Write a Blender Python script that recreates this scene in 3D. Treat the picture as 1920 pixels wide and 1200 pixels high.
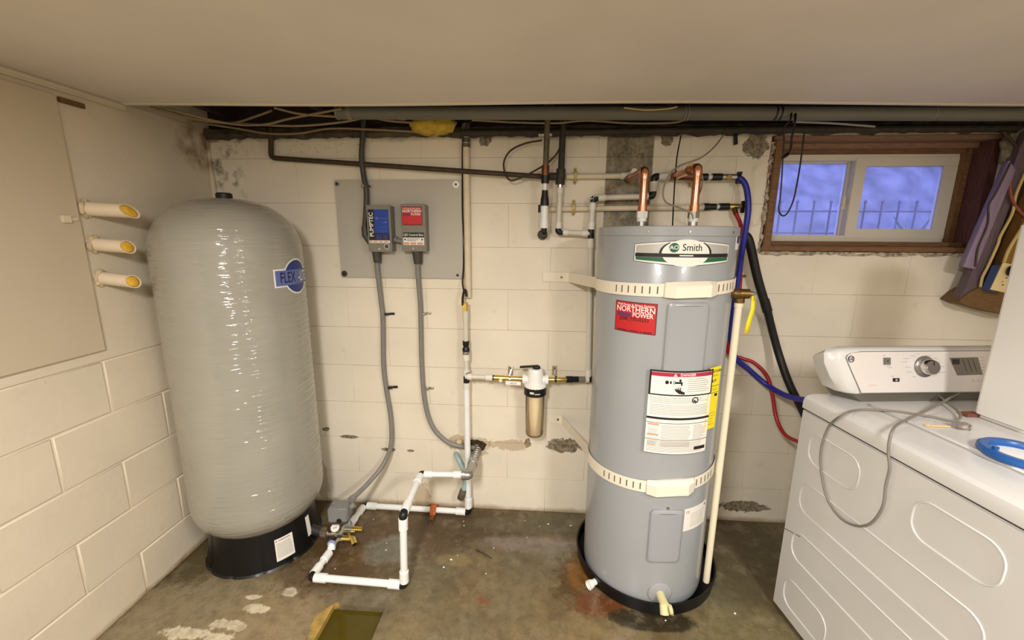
import bpy, bmesh, math, random
from mathutils import Vector, Matrix
random.seed(7)
for o in list(bpy.data.objects): bpy.data.objects.remove(o)
scene = bpy.context.scene
COL = scene.collection

# ------------------------------------------------------------------ camera
# solved from the block courses, the 24x18 inch backing board and the room's edges (pixels of 1920x1200)
FPX, PITCH, YAW, ROLL = 770.78, .1999, -.0641, .0071
CAM = Vector((1.5923, -1.9921, 1.4635))
FWD = Vector((math.sin(YAW)*math.cos(PITCH), math.cos(YAW)*math.cos(PITCH), -math.sin(PITCH)))
_R = Vector((math.cos(YAW), -math.sin(YAW), 0)); _U = _R.cross(FWD)
RGT = math.cos(ROLL)*_R + math.sin(ROLL)*_U
UP = -math.sin(ROLL)*_R + math.cos(ROLL)*_U
cd = bpy.data.cameras.new('camera'); cam = bpy.data.objects.new('camera', cd); COL.objects.link(cam)
cd.sensor_fit = 'HORIZONTAL'; cd.sensor_width = 36; cd.lens = FPX/1920*36; cd.clip_start = .02
m3 = Matrix((RGT, UP, -FWD)).transposed()
cam.matrix_world = Matrix.Translation(CAM) @ m3.to_4x4()
scene.camera = cam

# ------------------------------------------------------------------ world, lights, exposure
w = bpy.data.worlds.new('world'); scene.world = w; w.use_nodes = True
bg = w.node_tree.nodes['Background']; bg.inputs[0].default_value = (.34, .40, 1.0, 1); bg.inputs[1].default_value = 6.0
def lamp(name, loc, energy, size, color=(1, .98, .95)):
    """flush ceiling panel light, shining down"""
    l = bpy.data.lights.new(name, 'AREA'); l.energy = energy; l.shape = 'RECTANGLE'; l.size, l.size_y = size; l.color = color
    o = bpy.data.objects.new(name, l); COL.objects.link(o); o.location = loc; return o
lamp('ceiling_panel_light', (1.22, -2.35, 1.935), 72, (.2, .7))
lamp('ceiling_panel_light', (2.70, -2.40, 1.935), 50, (.2, .7))
vs = scene.view_settings
vs.view_transform = 'Standard'; vs.look = 'None'; vs.gamma = 1; vs.use_curve_mapping = False; vs.exposure = 0.0

# ------------------------------------------------------------------ pixel helpers (a pixel gives a direction, the touched surface gives the distance)
def ray(u, v): return (FWD + RGT*((u-960)/FPX) + UP*((600-v)/FPX)).normalized()
def onx(u, v, x): d = ray(u, v); return CAM + d*((x-CAM.x)/d.x)
def ony(u, v, y): d = ray(u, v); return CAM + d*((y-CAM.y)/d.y)
def onz(u, v, z): d = ray(u, v); return CAM + d*((z-CAM.z)/d.z)
def hitcyl(u, v, ax, r):
    d = ray(u, v); ox, oy = CAM.x-ax[0], CAM.y-ax[1]
    a = d.x*d.x+d.y*d.y; b = ox*d.x+oy*d.y; c = ox*ox+oy*oy-r*r
    t = (-b-math.sqrt(max(b*b-a*c, 0)))/a; P = CAM+d*t
    return math.atan2(P.y-ax[1], P.x-ax[0]), P.z
def V(*a): return Vector(a)

# ------------------------------------------------------------------ materials
def lin(c):
    f = lambda x: (x/12.92 if x <= .04045 else ((x+.055)/1.055)**2.4)
    return tuple(f(x/255) for x in c)+(1,)
MATS = {}
class NT:
    """small wrapper for building node trees"""
    def __init__(s, name):
        s.m = bpy.data.materials.new(name); s.m.use_nodes = True; s.t = s.m.node_tree
        s.b = s.t.nodes['Principled BSDF']; s.pos = s.t.nodes.new('ShaderNodeNewGeometry').outputs['Position']
    def n(s, typ, **kw):
        x = s.t.nodes.new(typ)
        for k, v in kw.items(): setattr(x, k, v)
        return x
    def l(s, a, b): s.t.links.new(a, b)
    def noise(s, scale, detail=4, rough=.55, stretch=None, off=0):
        mp = s.n('ShaderNodeMapping'); s.l(s.pos, mp.inputs[0]); mp.inputs[1].default_value = (off, off*.7, off*.3)
        if stretch: mp.inputs[3].default_value = stretch
        x = s.n('ShaderNodeTexNoise'); s.l(mp.outputs[0], x.inputs['Vector'])
        x.inputs['Scale'].default_value = scale; x.inputs['Detail'].default_value = detail; x.inputs['Roughness'].default_value = rough
        return x.outputs['Fac']
    def ramp(s, fac, a, b, lo=0., hi=1.):
        x = s.n('ShaderNodeMapRange'); s.l(fac, x.inputs[0])
        for i, v in enumerate((a, b, lo, hi)): x.inputs[i+1].default_value = v
        return x.outputs[0]
    def math(s, op, a, b=None):
        x = s.n('ShaderNodeMath', operation=op)
        for i, q in enumerate((a, b)):
            if q is None: continue
            if isinstance(q, (int, float)): x.inputs[i].default_value = q
            else: s.l(q, x.inputs[i])
        return x.outputs[0]
    def mix(s, fac, a, b):
        x = s.n('ShaderNodeMix', data_type='RGBA')
        if isinstance(fac, (int, float)): x.inputs[0].default_value = fac
        else: s.l(fac, x.inputs[0])
        for q, i in ((a, 6), (b, 7)):
            if isinstance(q, tuple): x.inputs[i].default_value = q
            else: s.l(q, x.inputs[i])
        return x.outputs[2]
    def blob(s, p, r, nz=None, amt=.6, soft=.12):
        """soft-edged stain with a ragged outline around the point p with half-sizes r"""
        mp = s.n('ShaderNodeMapping', vector_type='TEXTURE'); s.l(s.pos, mp.inputs[0])
        mp.inputs[1].default_value = p; mp.inputs[3].default_value = r
        ln = s.n('ShaderNodeVectorMath', operation='LENGTH'); s.l(mp.outputs[0], ln.inputs[0])
        d = ln.outputs['Value']
        if nz is not None: d = s.math('ADD', d, s.math('MULTIPLY', s.math('SUBTRACT', nz, .5), amt*2))
        return s.ramp(d, 1-soft, 1+soft, 1, 0)
    def xyz(s):
        x = s.n('ShaderNodeSeparateXYZ'); s.l(s.pos, x.inputs[0]); return x.outputs
    def bump(s, h, strength, dist=.002):
        x = s.n('ShaderNodeBump'); s.l(h, x.inputs['Height']); x.inputs['Strength'].default_value = strength; x.inputs['Distance'].default_value = dist
        s.l(x.outputs[0], s.b.inputs['Normal'])
def M(name, col, rough=.5, metal=0, var=0., scale=30, bump=0., bscale=80, coat=0, stretch=None, trans=0, col2=None, ior=1.45):
    if name in MATS: return MATS[name]
    k = NT(name); c = lin(col); k.b.inputs['Roughness'].default_value = rough; k.b.inputs['Metallic'].default_value = metal
    k.b.inputs['Coat Weight'].default_value = coat; k.b.inputs['Transmission Weight'].default_value = trans; k.b.inputs['IOR'].default_value = ior
    if var or col2:
        f = k.ramp(k.noise(scale, stretch=stretch), .35, .68)
        a = tuple(x*(1-var) for x in c[:3])+(1,); b = lin(col2) if col2 else tuple(min(1, x*(1+var)) for x in c[:3])+(1,)
        k.l(k.mix(f, a, b), k.b.inputs['Base Color'])
    else: k.b.inputs['Base Color'].default_value = c
    if bump: k.bump(k.noise(bscale, stretch=stretch), bump)
    MATS[name] = k.m; return k.m

def mat_block(name, base, left=False):
    k = NT(name); X, Y, Z = k.xyz()
    n1 = k.noise(3); n2 = k.noise(14, 6); n3 = k.noise(55, 5, .6); n4 = k.noise(7, 8, .7, off=3); n5 = k.math('ADD', k.math('MULTIPLY', k.noise(26, 8, .7, off=6), .6), k.math('MULTIPLY', n4, .4))
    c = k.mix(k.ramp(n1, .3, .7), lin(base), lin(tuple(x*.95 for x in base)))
    c = k.mix(k.ramp(n2, .62, .75, 0, .25), c, lin((196, 178, 150)))
    # scattered dirt specks
    c = k.mix(k.ramp(n3, .715, .75, 0, .5), c, lin((82, 70, 54)))
    if not left:
        def B(u, v, ru, rv): p = ony(u, v, 0); return k.blob((p.x, 0, p.z), (ru, 1, rv), n5, 1.6, .05)
        conc = k.mix(k.ramp(k.math('ADD', n2, k.math('MULTIPLY', k.math('SUBTRACT', n3, .5), .8)), .32, .68), lin((92, 84, 64)), lin((154, 142, 116))); chip = k.mix(k.ramp(n3, .4, .6), lin((104, 92, 74)), lin((158, 144, 122)))
        # bare concrete strip behind the heater pipes
        s1 = k.math('MULTIPLY', k.ramp(X, 1.884, 1.890), k.ramp(X, 2.092, 2.098, 1, 0))
        c = k.mix(k.math('MULTIPLY', s1, k.ramp(Z, 1.2, 1.21)), c, conc)
        # flaked paint and damp stains
        for (u, v, a, b) in [(1060, 835, .085, .035), (990, 832, .02, .03), (728, 843, .05, .012), (770, 845, .02, .008), (655, 819, .05, .009), (612, 805, .02, .012), (1395, 950, .12, .028), (1200, 290, .03, .02), (1420, 272, .05, .05), (1250, 262, .03, .03), (910, 262, .03, .03)]:
            c = k.mix(B(u, v, a, b), c, chip)
        for (u, v, a, b) in [(892, 836, .075, .05), (790, 925, .05, .07), (960, 835, .12, .03), (605, 900, .03, .12), (860, 830, .06, .045)]:
            c = k.mix(k.math('MULTIPLY', B(u, v, a, b), .55), c, lin((168, 138, 92)))
        # black mould specks in the upper corner
        c = k.mix(k.math('MULTIPLY', k.blob((0.06, 0, 1.86), (.12, 1, .30), n4, .9, .25), k.ramp(n2, .50, .66, 0, .85)), c, lin((70, 58, 40)))
        c = k.mix(k.math('MULTIPLY', k.blob((.25, 0, 1.90), (.6, 1, .07), n4, .9, .3), k.ramp(n3, .60, .68, 0, .7)), c, lin((66, 56, 44)))
        # grimy top course
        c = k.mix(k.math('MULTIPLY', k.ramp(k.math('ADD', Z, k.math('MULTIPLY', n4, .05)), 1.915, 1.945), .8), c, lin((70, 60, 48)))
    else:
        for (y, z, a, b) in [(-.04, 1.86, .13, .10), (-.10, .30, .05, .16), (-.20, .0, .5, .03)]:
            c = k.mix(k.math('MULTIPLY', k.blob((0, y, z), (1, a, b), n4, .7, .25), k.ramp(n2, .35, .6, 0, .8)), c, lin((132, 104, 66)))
    # dirt line along the floor
    c = k.mix(k.ramp(k.math('ADD', Z, k.math('MULTIPLY', n4, .05)), .03, .055, .75, 0), c, lin((150, 122, 84)))
    k.l(c, k.b.inputs['Base Color']); k.b.inputs['Roughness'].default_value = .55
    k.bump(k.math('ADD', k.noise(35, 6), k.math('MULTIPLY', n1, .6)), .25, .004)
    MATS[name] = k.m; return k.m

def mat_floor():
    k = NT('floor_concrete'); nA = k.noise(5, 8, .65); nB = k.noise(16, 8, .65, off=2); nC = k.noise(60, 6, .6); nD = k.noise(2.2, 6, .6, off=5)
    c = k.mix(k.ramp(nA, .38, .62), lin((106, 90, 60)), lin((132, 113, 78)))
    c = k.mix(k.ramp(nD, .42, .6, 0, .7), c, lin((98, 95, 74)))
    nM = k.math('ADD', k.math('MULTIPLY', nB, .6), k.math('MULTIPLY', k.noise(42, 8, .7, off=4), .4))
    def B(u, v, ru, rv, amt=.5, soft=.15): p = onz(u, v, 0); return k.blob((p.x, p.y, 0), (ru, rv, 1), nM, amt*2.3, soft*1.6)
    def lay(fac, col, f=1.): return k.mix(k.math('MULTIPLY', fac, f), c, lin(col))
    c = lay(B(380, 1150, .42, .22, .4, .1), (142, 128, 98), .85)      # old floor paint, front left
    c = lay(B(520, 1160, .22, .14, .4, .1), (146, 126, 94), .8)
    c = lay(B(640, 1040, .28, .22), (88, 66, 42), .95)                 # damp brown around the pipes
    c = lay(B(760, 1000, .34, .18), (90, 68, 44), .9)
    c = lay(B(880, 985, .34, .14), (82, 64, 40), .95)
    c = lay(B(730, 1030, .11, .09), (122, 122, 108), .8)
    c = lay(B(360, 1045, .20, .16, .5), (84, 72, 44), .95)             # wet corner by the tank
    c = lay(B(470, 990, .4, .3, .5), (84, 72, 44), .8)
    c = lay(B(990, 1020, .25, .05), (140, 124, 116), .7)
    c = lay(B(1000, 985, .35, .06), (98, 90, 68), .8)
    c = lay(B(1050, 1040, .10, .07), (122, 118, 100), .6)
    c = lay(B(850, 1050, .08, .035), (150, 130, 84), .6)
    c = lay(B(905, 1127, .034, .016, .6), (122, 74, 46), .8)
    c = lay(B(1420, 1060, .22, .45), (84, 74, 50), .9)                 # dark olive floor beside the washer
    c = lay(B(1400, 1180, .2, .1), (118, 108, 72), .6)
    c = lay(B(1120, 1085, .19, .17, .4, .08), (84, 62, 30), .95)      # rust around the drain pan
    c = lay(B(1130, 1132, .12, .06, .5), (112, 62, 34), .75)
    c = lay(B(1085, 1075, .05, .09, .5), (140, 92, 34), .6)
    c = lay(B(1222, 1162, .17, .050, .25, .06), (46, 40, 26), .95)     # wet spill in front of the pan
    c = lay(B(612, 1168, .05, .085, .35, .08), (186, 150, 70), .9)     # ochre stain by the pit
    for (u, v, a, b) in [(350, 1188, .085, .022), (430, 1172, .07, .02), (480, 1140, .05, .02), (410, 1195, .05, .02), (475, 1120, .03, .012), (545, 1110, .03, .02)]:
        c = lay(B(u, v, a, b, .9, .08), (214, 200, 172), .9)           # bare chalky scrapes
    c = k.mix(k.ramp(k.noise(24, 9, .72, off=11), .44, .64, 0, .42), c, lin((70, 56, 38)))
    c = k.mix(k.ramp(k.noise(11, 9, .7, off=13), .52, .68, 0, .45), c, lin((150, 134, 108)))
    c = k.mix(k.ramp(nC, .62, .70, 0, .5), c, lin((66, 58, 42)))
    c = k.mix(k.ramp(k.noise(38, 6, .6, off=9), .72, .74, 0, .6), c, lin((200, 188, 160)))
    k.l(c, k.b.inputs['Base Color'])
    wet = k.math('MAXIMUM', B(700, 1020, .5, .3), B(1230, 1120, .5, .35))
    k.l(k.ramp(k.math('ADD', wet, k.math('MULTIPLY', nB, -.3)), 0, .9, .62, .22), k.b.inputs['Roughness'])
    k.bump(k.math('ADD', nB, k.math('MULTIPLY', nC, .5)), .25, .004)
    MATS['floor'] = k.m; return k.m

def mat_tank():
    k = NT('tank_enamel'); c = k.mix(k.ramp(k.noise(6), .3, .7), lin((160, 156, 143)), lin((151, 148, 136)))
    k.l(c, k.b.inputs['Base Color']); k.b.inputs['Roughness'].default_value = .55
    k.b.inputs['Coat Weight'].default_value = 1; k.b.inputs['Coat Roughness'].default_value = .045
    # clear stretch film: fine horizontal wrinkles
    x = k.n('ShaderNodeBump'); k.l(k.noise(1, 1.5, .5, stretch=(8, 8, 75)), x.inputs['Height']); x.inputs['Strength'].default_value = 1; x.inputs['Distance'].default_value = .010
    k.l(x.outputs[0], k.b.inputs['Coat Normal'])
    return k.m
def mat_wood(name, a, b, rough=.7, stretch=(3, 3, 40)):
    k = NT(name); c = k.mix(k.ramp(k.noise(6, 8, .65, stretch=stretch), .3, .7), lin(a), lin(b))
    k.l(c, k.b.inputs['Base Color']); k.b.inputs['Roughness'].default_value = rough
    k.bump(k.noise(14, 8, .6, stretch=stretch), .4, .003); MATS[name] = k.m; return k.m
def mat_glass_clear(name, haze, tint, rough=.02):
    k = NT(name); t = k.t; t.nodes.remove(k.b); out = t.nodes['Material Output']
    tr = k.n('ShaderNodeBsdfTransparent'); tr.inputs[0].default_value = tint
    tl = k.n('ShaderNodeBsdfTranslucent'); tl.inputs[0].default_value = (.8, .8, .8, 1)
    gl = k.n('ShaderNodeBsdfGlossy'); gl.inputs['Roughness'].default_value = rough
    f = k.ramp(k.noise(5, 6, .6, stretch=(1, 1, .5)), .3, .75, haze*.4, haze*1.4)
    m1 = k.n('ShaderNodeMixShader'); k.l(f, m1.inputs[0]); k.l(tr.outputs[0], m1.inputs[1]); k.l(tl.outputs[0], m1.inputs[2])
    fr = k.n('ShaderNodeFresnel'); fr.inputs[0].default_value = 1.45
    m2 = k.n('ShaderNodeMixShader'); k.l(fr.outputs[0], m2.inputs[0]); k.l(m1.outputs[0], m2.inputs[1]); k.l(gl.outputs[0], m2.inputs[2])
    k.l(m2.outputs[0], out.inputs[0]); MATS[name] = k.m; return k.m

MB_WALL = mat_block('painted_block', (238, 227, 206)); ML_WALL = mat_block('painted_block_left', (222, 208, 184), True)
FLOOR = mat_floor(); TANK = mat_tank()
CEIL = M('ceiling_paint', (224, 215, 206), .6, var=.04, scale=3, bump=.08, bscale=4)
PLAIN = M('wall_paint', (226, 216, 198), .6, var=.03, scale=3)
BOARD = M('panel_board', (200, 184, 158), .5, var=.03, scale=2)
WHITE = M('white_plastic', (240, 238, 232), .35); PVC = M('pvc_white', (240, 240, 236), .3, var=.03, scale=12)
PEX = M('pex_translucent', (214, 208, 192), .35, var=.04, scale=15); PEXC = M('pex_collar', (226, 222, 210), .4)
PVCOLD = M('old_painted_pipe', (222, 208, 182), .5, var=.04)
SLEEVE = M('sleeve_pvc', (226, 208, 180), .4, var=.04, scale=10)
FOAM = M('spray_foam', (226, 186, 66), .7, col2=(208, 150, 40), scale=35, bump=.7, bscale=40)
CAULK = M('old_caulk', (206, 186, 150), .7, var=.12, bump=.6)
BLACK = M('black_plastic', (22, 21, 21), .4); BLACKR = M('black_rubber', (24, 23, 22), .5, var=.1)
GREYB = M('grey_enamel', (128, 124, 112), .4, var=.03); GREYP = M('grey_backing', (184, 178, 165), .45, var=.03, scale=4)
COND = M('conduit_grey', (132, 128, 122), .4, var=.05); CONDK = M('conduit_dark', (70, 68, 62), .45, var=.1)
SWITCH = M('switch_grey', (128, 127, 124), .45)
GALV = M('galvanised', (182, 180, 174), .36, metal=.85, var=.12, scale=40, bump=.2)
GALVOLD = M('old_galvanised', (112, 100, 84), .55, metal=.4, var=.3, scale=30, bump=.4)
IRON = M('old_iron', (74, 60, 44), .6, metal=.2, var=.2, scale=30, bump=.3)
IRON2 = M('dark_iron', (62, 56, 48), .65, metal=.2, var=.2, bump=.3)
STEEL = M('steel', (190, 188, 182), .25, metal=1); BRASS = M('brass', (232, 208, 122), .28, metal=1, var=.1)
BRASSD = M('brass_dark', (128, 100, 58), .4, metal=.9, var=.2)
COPPER = M('copper', (222, 156, 124), .22, metal=1, var=.12, scale=25); COPPERD = M('copper_dark', (120, 78, 52), .4, metal=.8, var=.2)
HEAT = M('heater_enamel', (158, 160, 162), .28, var=.02, scale=5, coat=.2); HEATP = M('heater_panel', (156, 157, 160), .3)
PAN = M('drain_pan', (15, 14, 14), .4); STAND = M('tank_stand', (12, 11, 12), .38)
STRAP = M('strap_white', (236, 226, 206), .4); SLOT = M('strap_slot', (96, 88, 74), .6)
PAPER = M('label_white', (236, 230, 220), .5); INK = M('print_black', (28, 24, 24), .5); INKG = M('print_grey', (140, 130, 124), .5)
RED = M('label_red', (196, 36, 40), .45); REDD = M('label_dark', (64, 20, 26), .5); PURP = M('label_purple', (104, 50, 96), .5); CRIM = M('label_crimson', (176, 40, 66), .5)
BLUEL = M('label_blue', (24, 66, 158), .4); NAVY = M('label_navy', (28, 26, 78), .4); LBLUE = M('label_pale_blue', (98, 112, 168), .4); DBLUE = M('label_deep_blue', (40, 58, 128), .4)
GREEN = M('label_green', (24, 96, 62), .45); SILV = M('label_silver', (186, 184, 180), .3, metal=.3); ORNG = M('label_orange', (214, 158, 118), .5)
YELL = M('tag_yellow', (242, 220, 34), .5); CREAM = M('plate_cream', (228, 206, 150), .4)
PBLUE = M('pex_blue', (40, 44, 150), .35); PRED = M('pex_red', (170, 28, 32), .35); PALEB = M('pale_blue_pipe', (158, 182, 180), .45, var=.08)
ORANGE = M('orange_clamp', (196, 98, 36), .6, col2=(150, 66, 24), scale=40, bump=.3)
WOODD = mat_wood('joist_wood', (34, 20, 20), (58, 36, 28), stretch=(40, 3, 20)); WOODB = mat_wood('casing_wood', (98, 68, 42), (142, 104, 68), stretch=(3, 30, 30))
WOODH = mat_wood('header_wood', (118, 86, 68), (160, 126, 102), stretch=(3, 30, 40))
WOODR = mat_wood('jamb_wood', (70, 38, 36), (108, 66, 62), stretch=(30, 30, 3)); WOODV = mat_wood('violet_lit_board', (134, 114, 140), (160, 142, 166), stretch=(30, 30, 2))  # the narrow strip's violet is window light put into its wood colour
WOODP = mat_wood('rough_stud', (82, 66, 74), (116, 98, 104), stretch=(30, 30, 3)); WOODY = mat_wood('golden_stud', (120, 84, 34), (158, 114, 48), stretch=(30, 30, 3))  # purple window light worked into the rough stud's wood tones
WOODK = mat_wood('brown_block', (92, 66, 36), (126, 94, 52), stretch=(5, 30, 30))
SILL = M('sill_concrete', (92, 84, 68), .8, col2=(58, 50, 38), scale=18, bump=.8, bscale=25)
VINYL = M('window_vinyl', (226, 218, 204), .4); APPL = M('appliance_white', (211, 208, 203), .28, coat=.3); APPLP = M('console_white', (214, 206, 200), .3, var=.01)
APPLG = M('console_grey', (112, 106, 96), .4); CHROME = M('chrome', (214, 212, 208), .15, metal=1); KGREY = M('dial_grey', (136, 132, 126), .3, metal=.6)
CORD = M('cord_grey', (128, 120, 110), .5); BLUEP = M('blue_plastic', (30, 84, 152), .35); IVORY = M('ivory_plastic', (214, 206, 156), .4)
CABLE = M('cable_tan', (150, 130, 100), .6, var=.1); CABLED = M('cable_brown', (66, 52, 40), .6); CABLEY = M('cable_yellow', (206, 178, 112), .5)
INSUL = M('fibreglass', (196, 166, 66), .9, var=.2, scale=40, bump=.8); BOXB = M('box_blue', (84, 104, 160), .5)
BOWL = mat_glass_clear('clear_bowl', .10, (.97, .95, .90, 1)); FILTM = M('filter_cartridge', (244, 226, 190), .7, var=.05, scale=40, stretch=(1, 1, 20))
GLASS = mat_glass_clear('window_glass', .22, (.9, .92, 1, 1)); WATER = M('pit_water', (74, 62, 10), .06, var=.1, scale=6)
EARTH = M('earth', (104, 102, 104), .9, var=.45, scale=8, bump=.6); FENCE = M('fence_metal', (60, 58, 60), .5); LEAF = M('leaf', (110, 130, 90), .5, var=.2)

# ------------------------------------------------------------------ mesh builder
ORG = {}
def smooth(pts, k=6):
    P = [Vector(p) for p in pts]
    if len(P) < 3: return P
    P = [P[0]*2-P[1]]+P+[P[-1]*2-P[-2]]; out = []
    for i in range(1, len(P)-2):
        p0, p1, p2, p3 = P[i-1:i+3]
        for j in range(k):
            t = j/k
            out.append(.5*((2*p1)+(p2-p0)*t+(2*p0-5*p1+4*p2-p3)*t*t+(3*p1-p0-3*p2+p3)*t**3))
    out.append(P[-2]); return out
def corner(pts, rad, k=5):
    """poly-line with rounded corners"""
    P = [Vector(p) for p in pts]; out = [P[0]]
    for a, b, c in zip(P, P[1:], P[2:]):
        d1 = (a-b); d2 = (c-b); r = min(rad, d1.length*.49, d2.length*.49); s = b+d1.normalized()*r; e = b+d2.normalized()*r
        for j in range(k+1):
            t = j/k; out.append(s*(1-t)**2+b*2*t*(1-t)+e*t*t)
    out.append(P[-1]); return out
class MB:
    def __init__(s): s.v = []; s.f = []
    def add(s, v, f):
        o = len(s.v); s.v += [Vector(p) for p in v]; s.f += [tuple(i+o for i in q) for q in f]; return s
    def box(s, lo, hi):
        (a, b, c), (d, e, g) = lo, hi
        return s.add([(a,b,c),(d,b,c),(d,e,c),(a,e,c),(a,b,g),(d,b,g),(d,e,g),(a,e,g)], [(0,3,2,1),(4,5,6,7),(0,1,5,4),(1,2,6,5),(2,3,7,6),(3,0,4,7)])
    def obox(s, c, x, y, z):
        c, x, y, z = map(Vector, (c, x, y, z)); v = [c+x*i+y*j+z*k for k in (-1, 1) for j in (-1, 1) for i in (-1, 1)]
        return s.add(v, [(0,2,3,1),(4,5,7,6),(0,1,5,4),(1,3,7,5),(3,2,6,7),(2,0,4,6)])
    def cyl(s, p0, p1, r0, r1=None, n=20, caps=True):
        r1 = r0 if r1 is None else r1
        return s.sweep([Vector(p0), Vector(p1)], [r0, r1], n, caps)
    def sweep(s, P, R, n=12, caps=True, closed=False):
        if not isinstance(R, list): R = [R]*len(P)
        t0 = (P[1]-P[0]).normalized(); a = Vector((0, 0, 1)) if abs(t0.z) < .9 else Vector((1, 0, 0))
        u = t0.cross(a).normalized(); vs = []; N = len(P)
        for i, p in enumerate(P):
            if closed: t = (P[(i+1) % N]-P[i-1]).normalized()
            else: t = ((P[min(i+1, N-1)]-P[max(i-1, 0)])).normalized()
            u = (u-t*u.dot(t)).normalized(); w_ = t.cross(u)
            vs += [p+(u*math.cos(2*math.pi*j/n)+w_*math.sin(2*math.pi*j/n))*R[i] for j in range(n)]
        fs = []
        for i in range(N if closed else N-1):
            i2 = (i+1) % N
            for j in range(n):
                k = (j+1) % n; fs.append((i*n+j, i*n+k, i2*n+k, i2*n+j))
        if caps and not closed:
            fs.append(tuple(range(n))[::-1]); fs.append(tuple((N-1)*n+j for j in range(n)))
        return s.add(vs, fs)
    def tube(s, pts, r, n=10, k=6): return s.sweep(smooth(pts, k), r, n)
    def lathe(s, prof, o=(0, 0, 0), axis=(0, 0, 1), n=48):
        o = Vector(o); q = Vector((0, 0, 1)).rotation_difference(Vector(axis).normalized()); vs = []; fs = []
        for r, z in prof: vs += [o+q @ Vector((r*math.cos(2*math.pi*j/n), r*math.sin(2*math.pi*j/n), z)) for j in range(n)]
        for i in range(len(prof)-1):
            for j in range(n):
                k = (j+1) % n; fs.append((i*n+j, i*n+k, (i+1)*n+k, (i+1)*n+j))
        if prof[0][0] > 1e-6: fs.append(tuple(range(n))[::-1])
        if prof[-1][0] > 1e-6: fs.append(tuple((len(prof)-1)*n+j for j in range(n)))
        return s.add(vs, fs)
    def prism(s, poly, o, ux, uy, dz):
        o, ux, uy, dz = map(Vector, (o, ux, uy, dz)); n = len(poly); a = [o+ux*x+uy*y for x, y in poly]; b = [p+dz for p in a]
        return s.add(a+b, [tuple(range(n)), tuple(range(2*n-1, n-1, -1))]+[((i+1) % n, i, n+i, n+(i+1) % n) for i in range(n)])
    def mesh(s, name, origin, bevel=0, seg=2, sharp=40, weld=False):
        me = bpy.data.meshes.new(name); me.from_pydata([tuple(p-origin) for p in s.v], [], s.f)
        bm = bmesh.new(); bm.from_mesh(me)
        if weld: bmesh.ops.remove_doubles(bm, verts=bm.verts, dist=1e-6)
        bmesh.ops.recalc_face_normals(bm, faces=bm.faces)
        if bevel: bmesh.ops.bevel(bm, geom=list(bm.edges), offset=bevel, segments=seg, affect='EDGES', clamp_overlap=True)
        bm.to_mesh(me); bm.free(); me.shade_smooth(); me.set_sharp_from_angle(angle=math.radians(sharp)); return me
    def build(s, name, mat, parent=None, bevel=0, seg=2, sharp=40, weld=False, label=None):
        if parent is None:
            lo = [min(p[i] for p in s.v) for i in range(3)]; hi = [max(p[i] for p in s.v) for i in range(3)]
            org = Vector(((lo[0]+hi[0])/2, (lo[1]+hi[1])/2, lo[2]))
        else: org = ORG[parent.name]
        me = s.mesh(name, org, bevel, seg, sharp, weld); me.materials.append(mat)
        o = bpy.data.objects.new(name, me); COL.objects.link(o); ORG[o.name] = org
        if parent is None: o.location = org
        else: o.parent = parent
        if label: o['label'] = label
        if name in ('print', 'marking', 'pictogram', 'lettering'): o['kind'] = 'stuff'
        return o
def thing(name, label, cat, loc, group=None):
    o = bpy.data.objects.new(name, None); COL.objects.link(o); o.location = loc; ORG[o.name] = Vector(loc); o.empty_display_size = .05
    return tag(o, label, cat, group)
def tag(o, label, cat, group=None):
    o['label'] = label; o['category'] = cat
    if group: o['group'] = group
    return o
def struct(o): o['kind'] = 'structure'; return o

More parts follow.
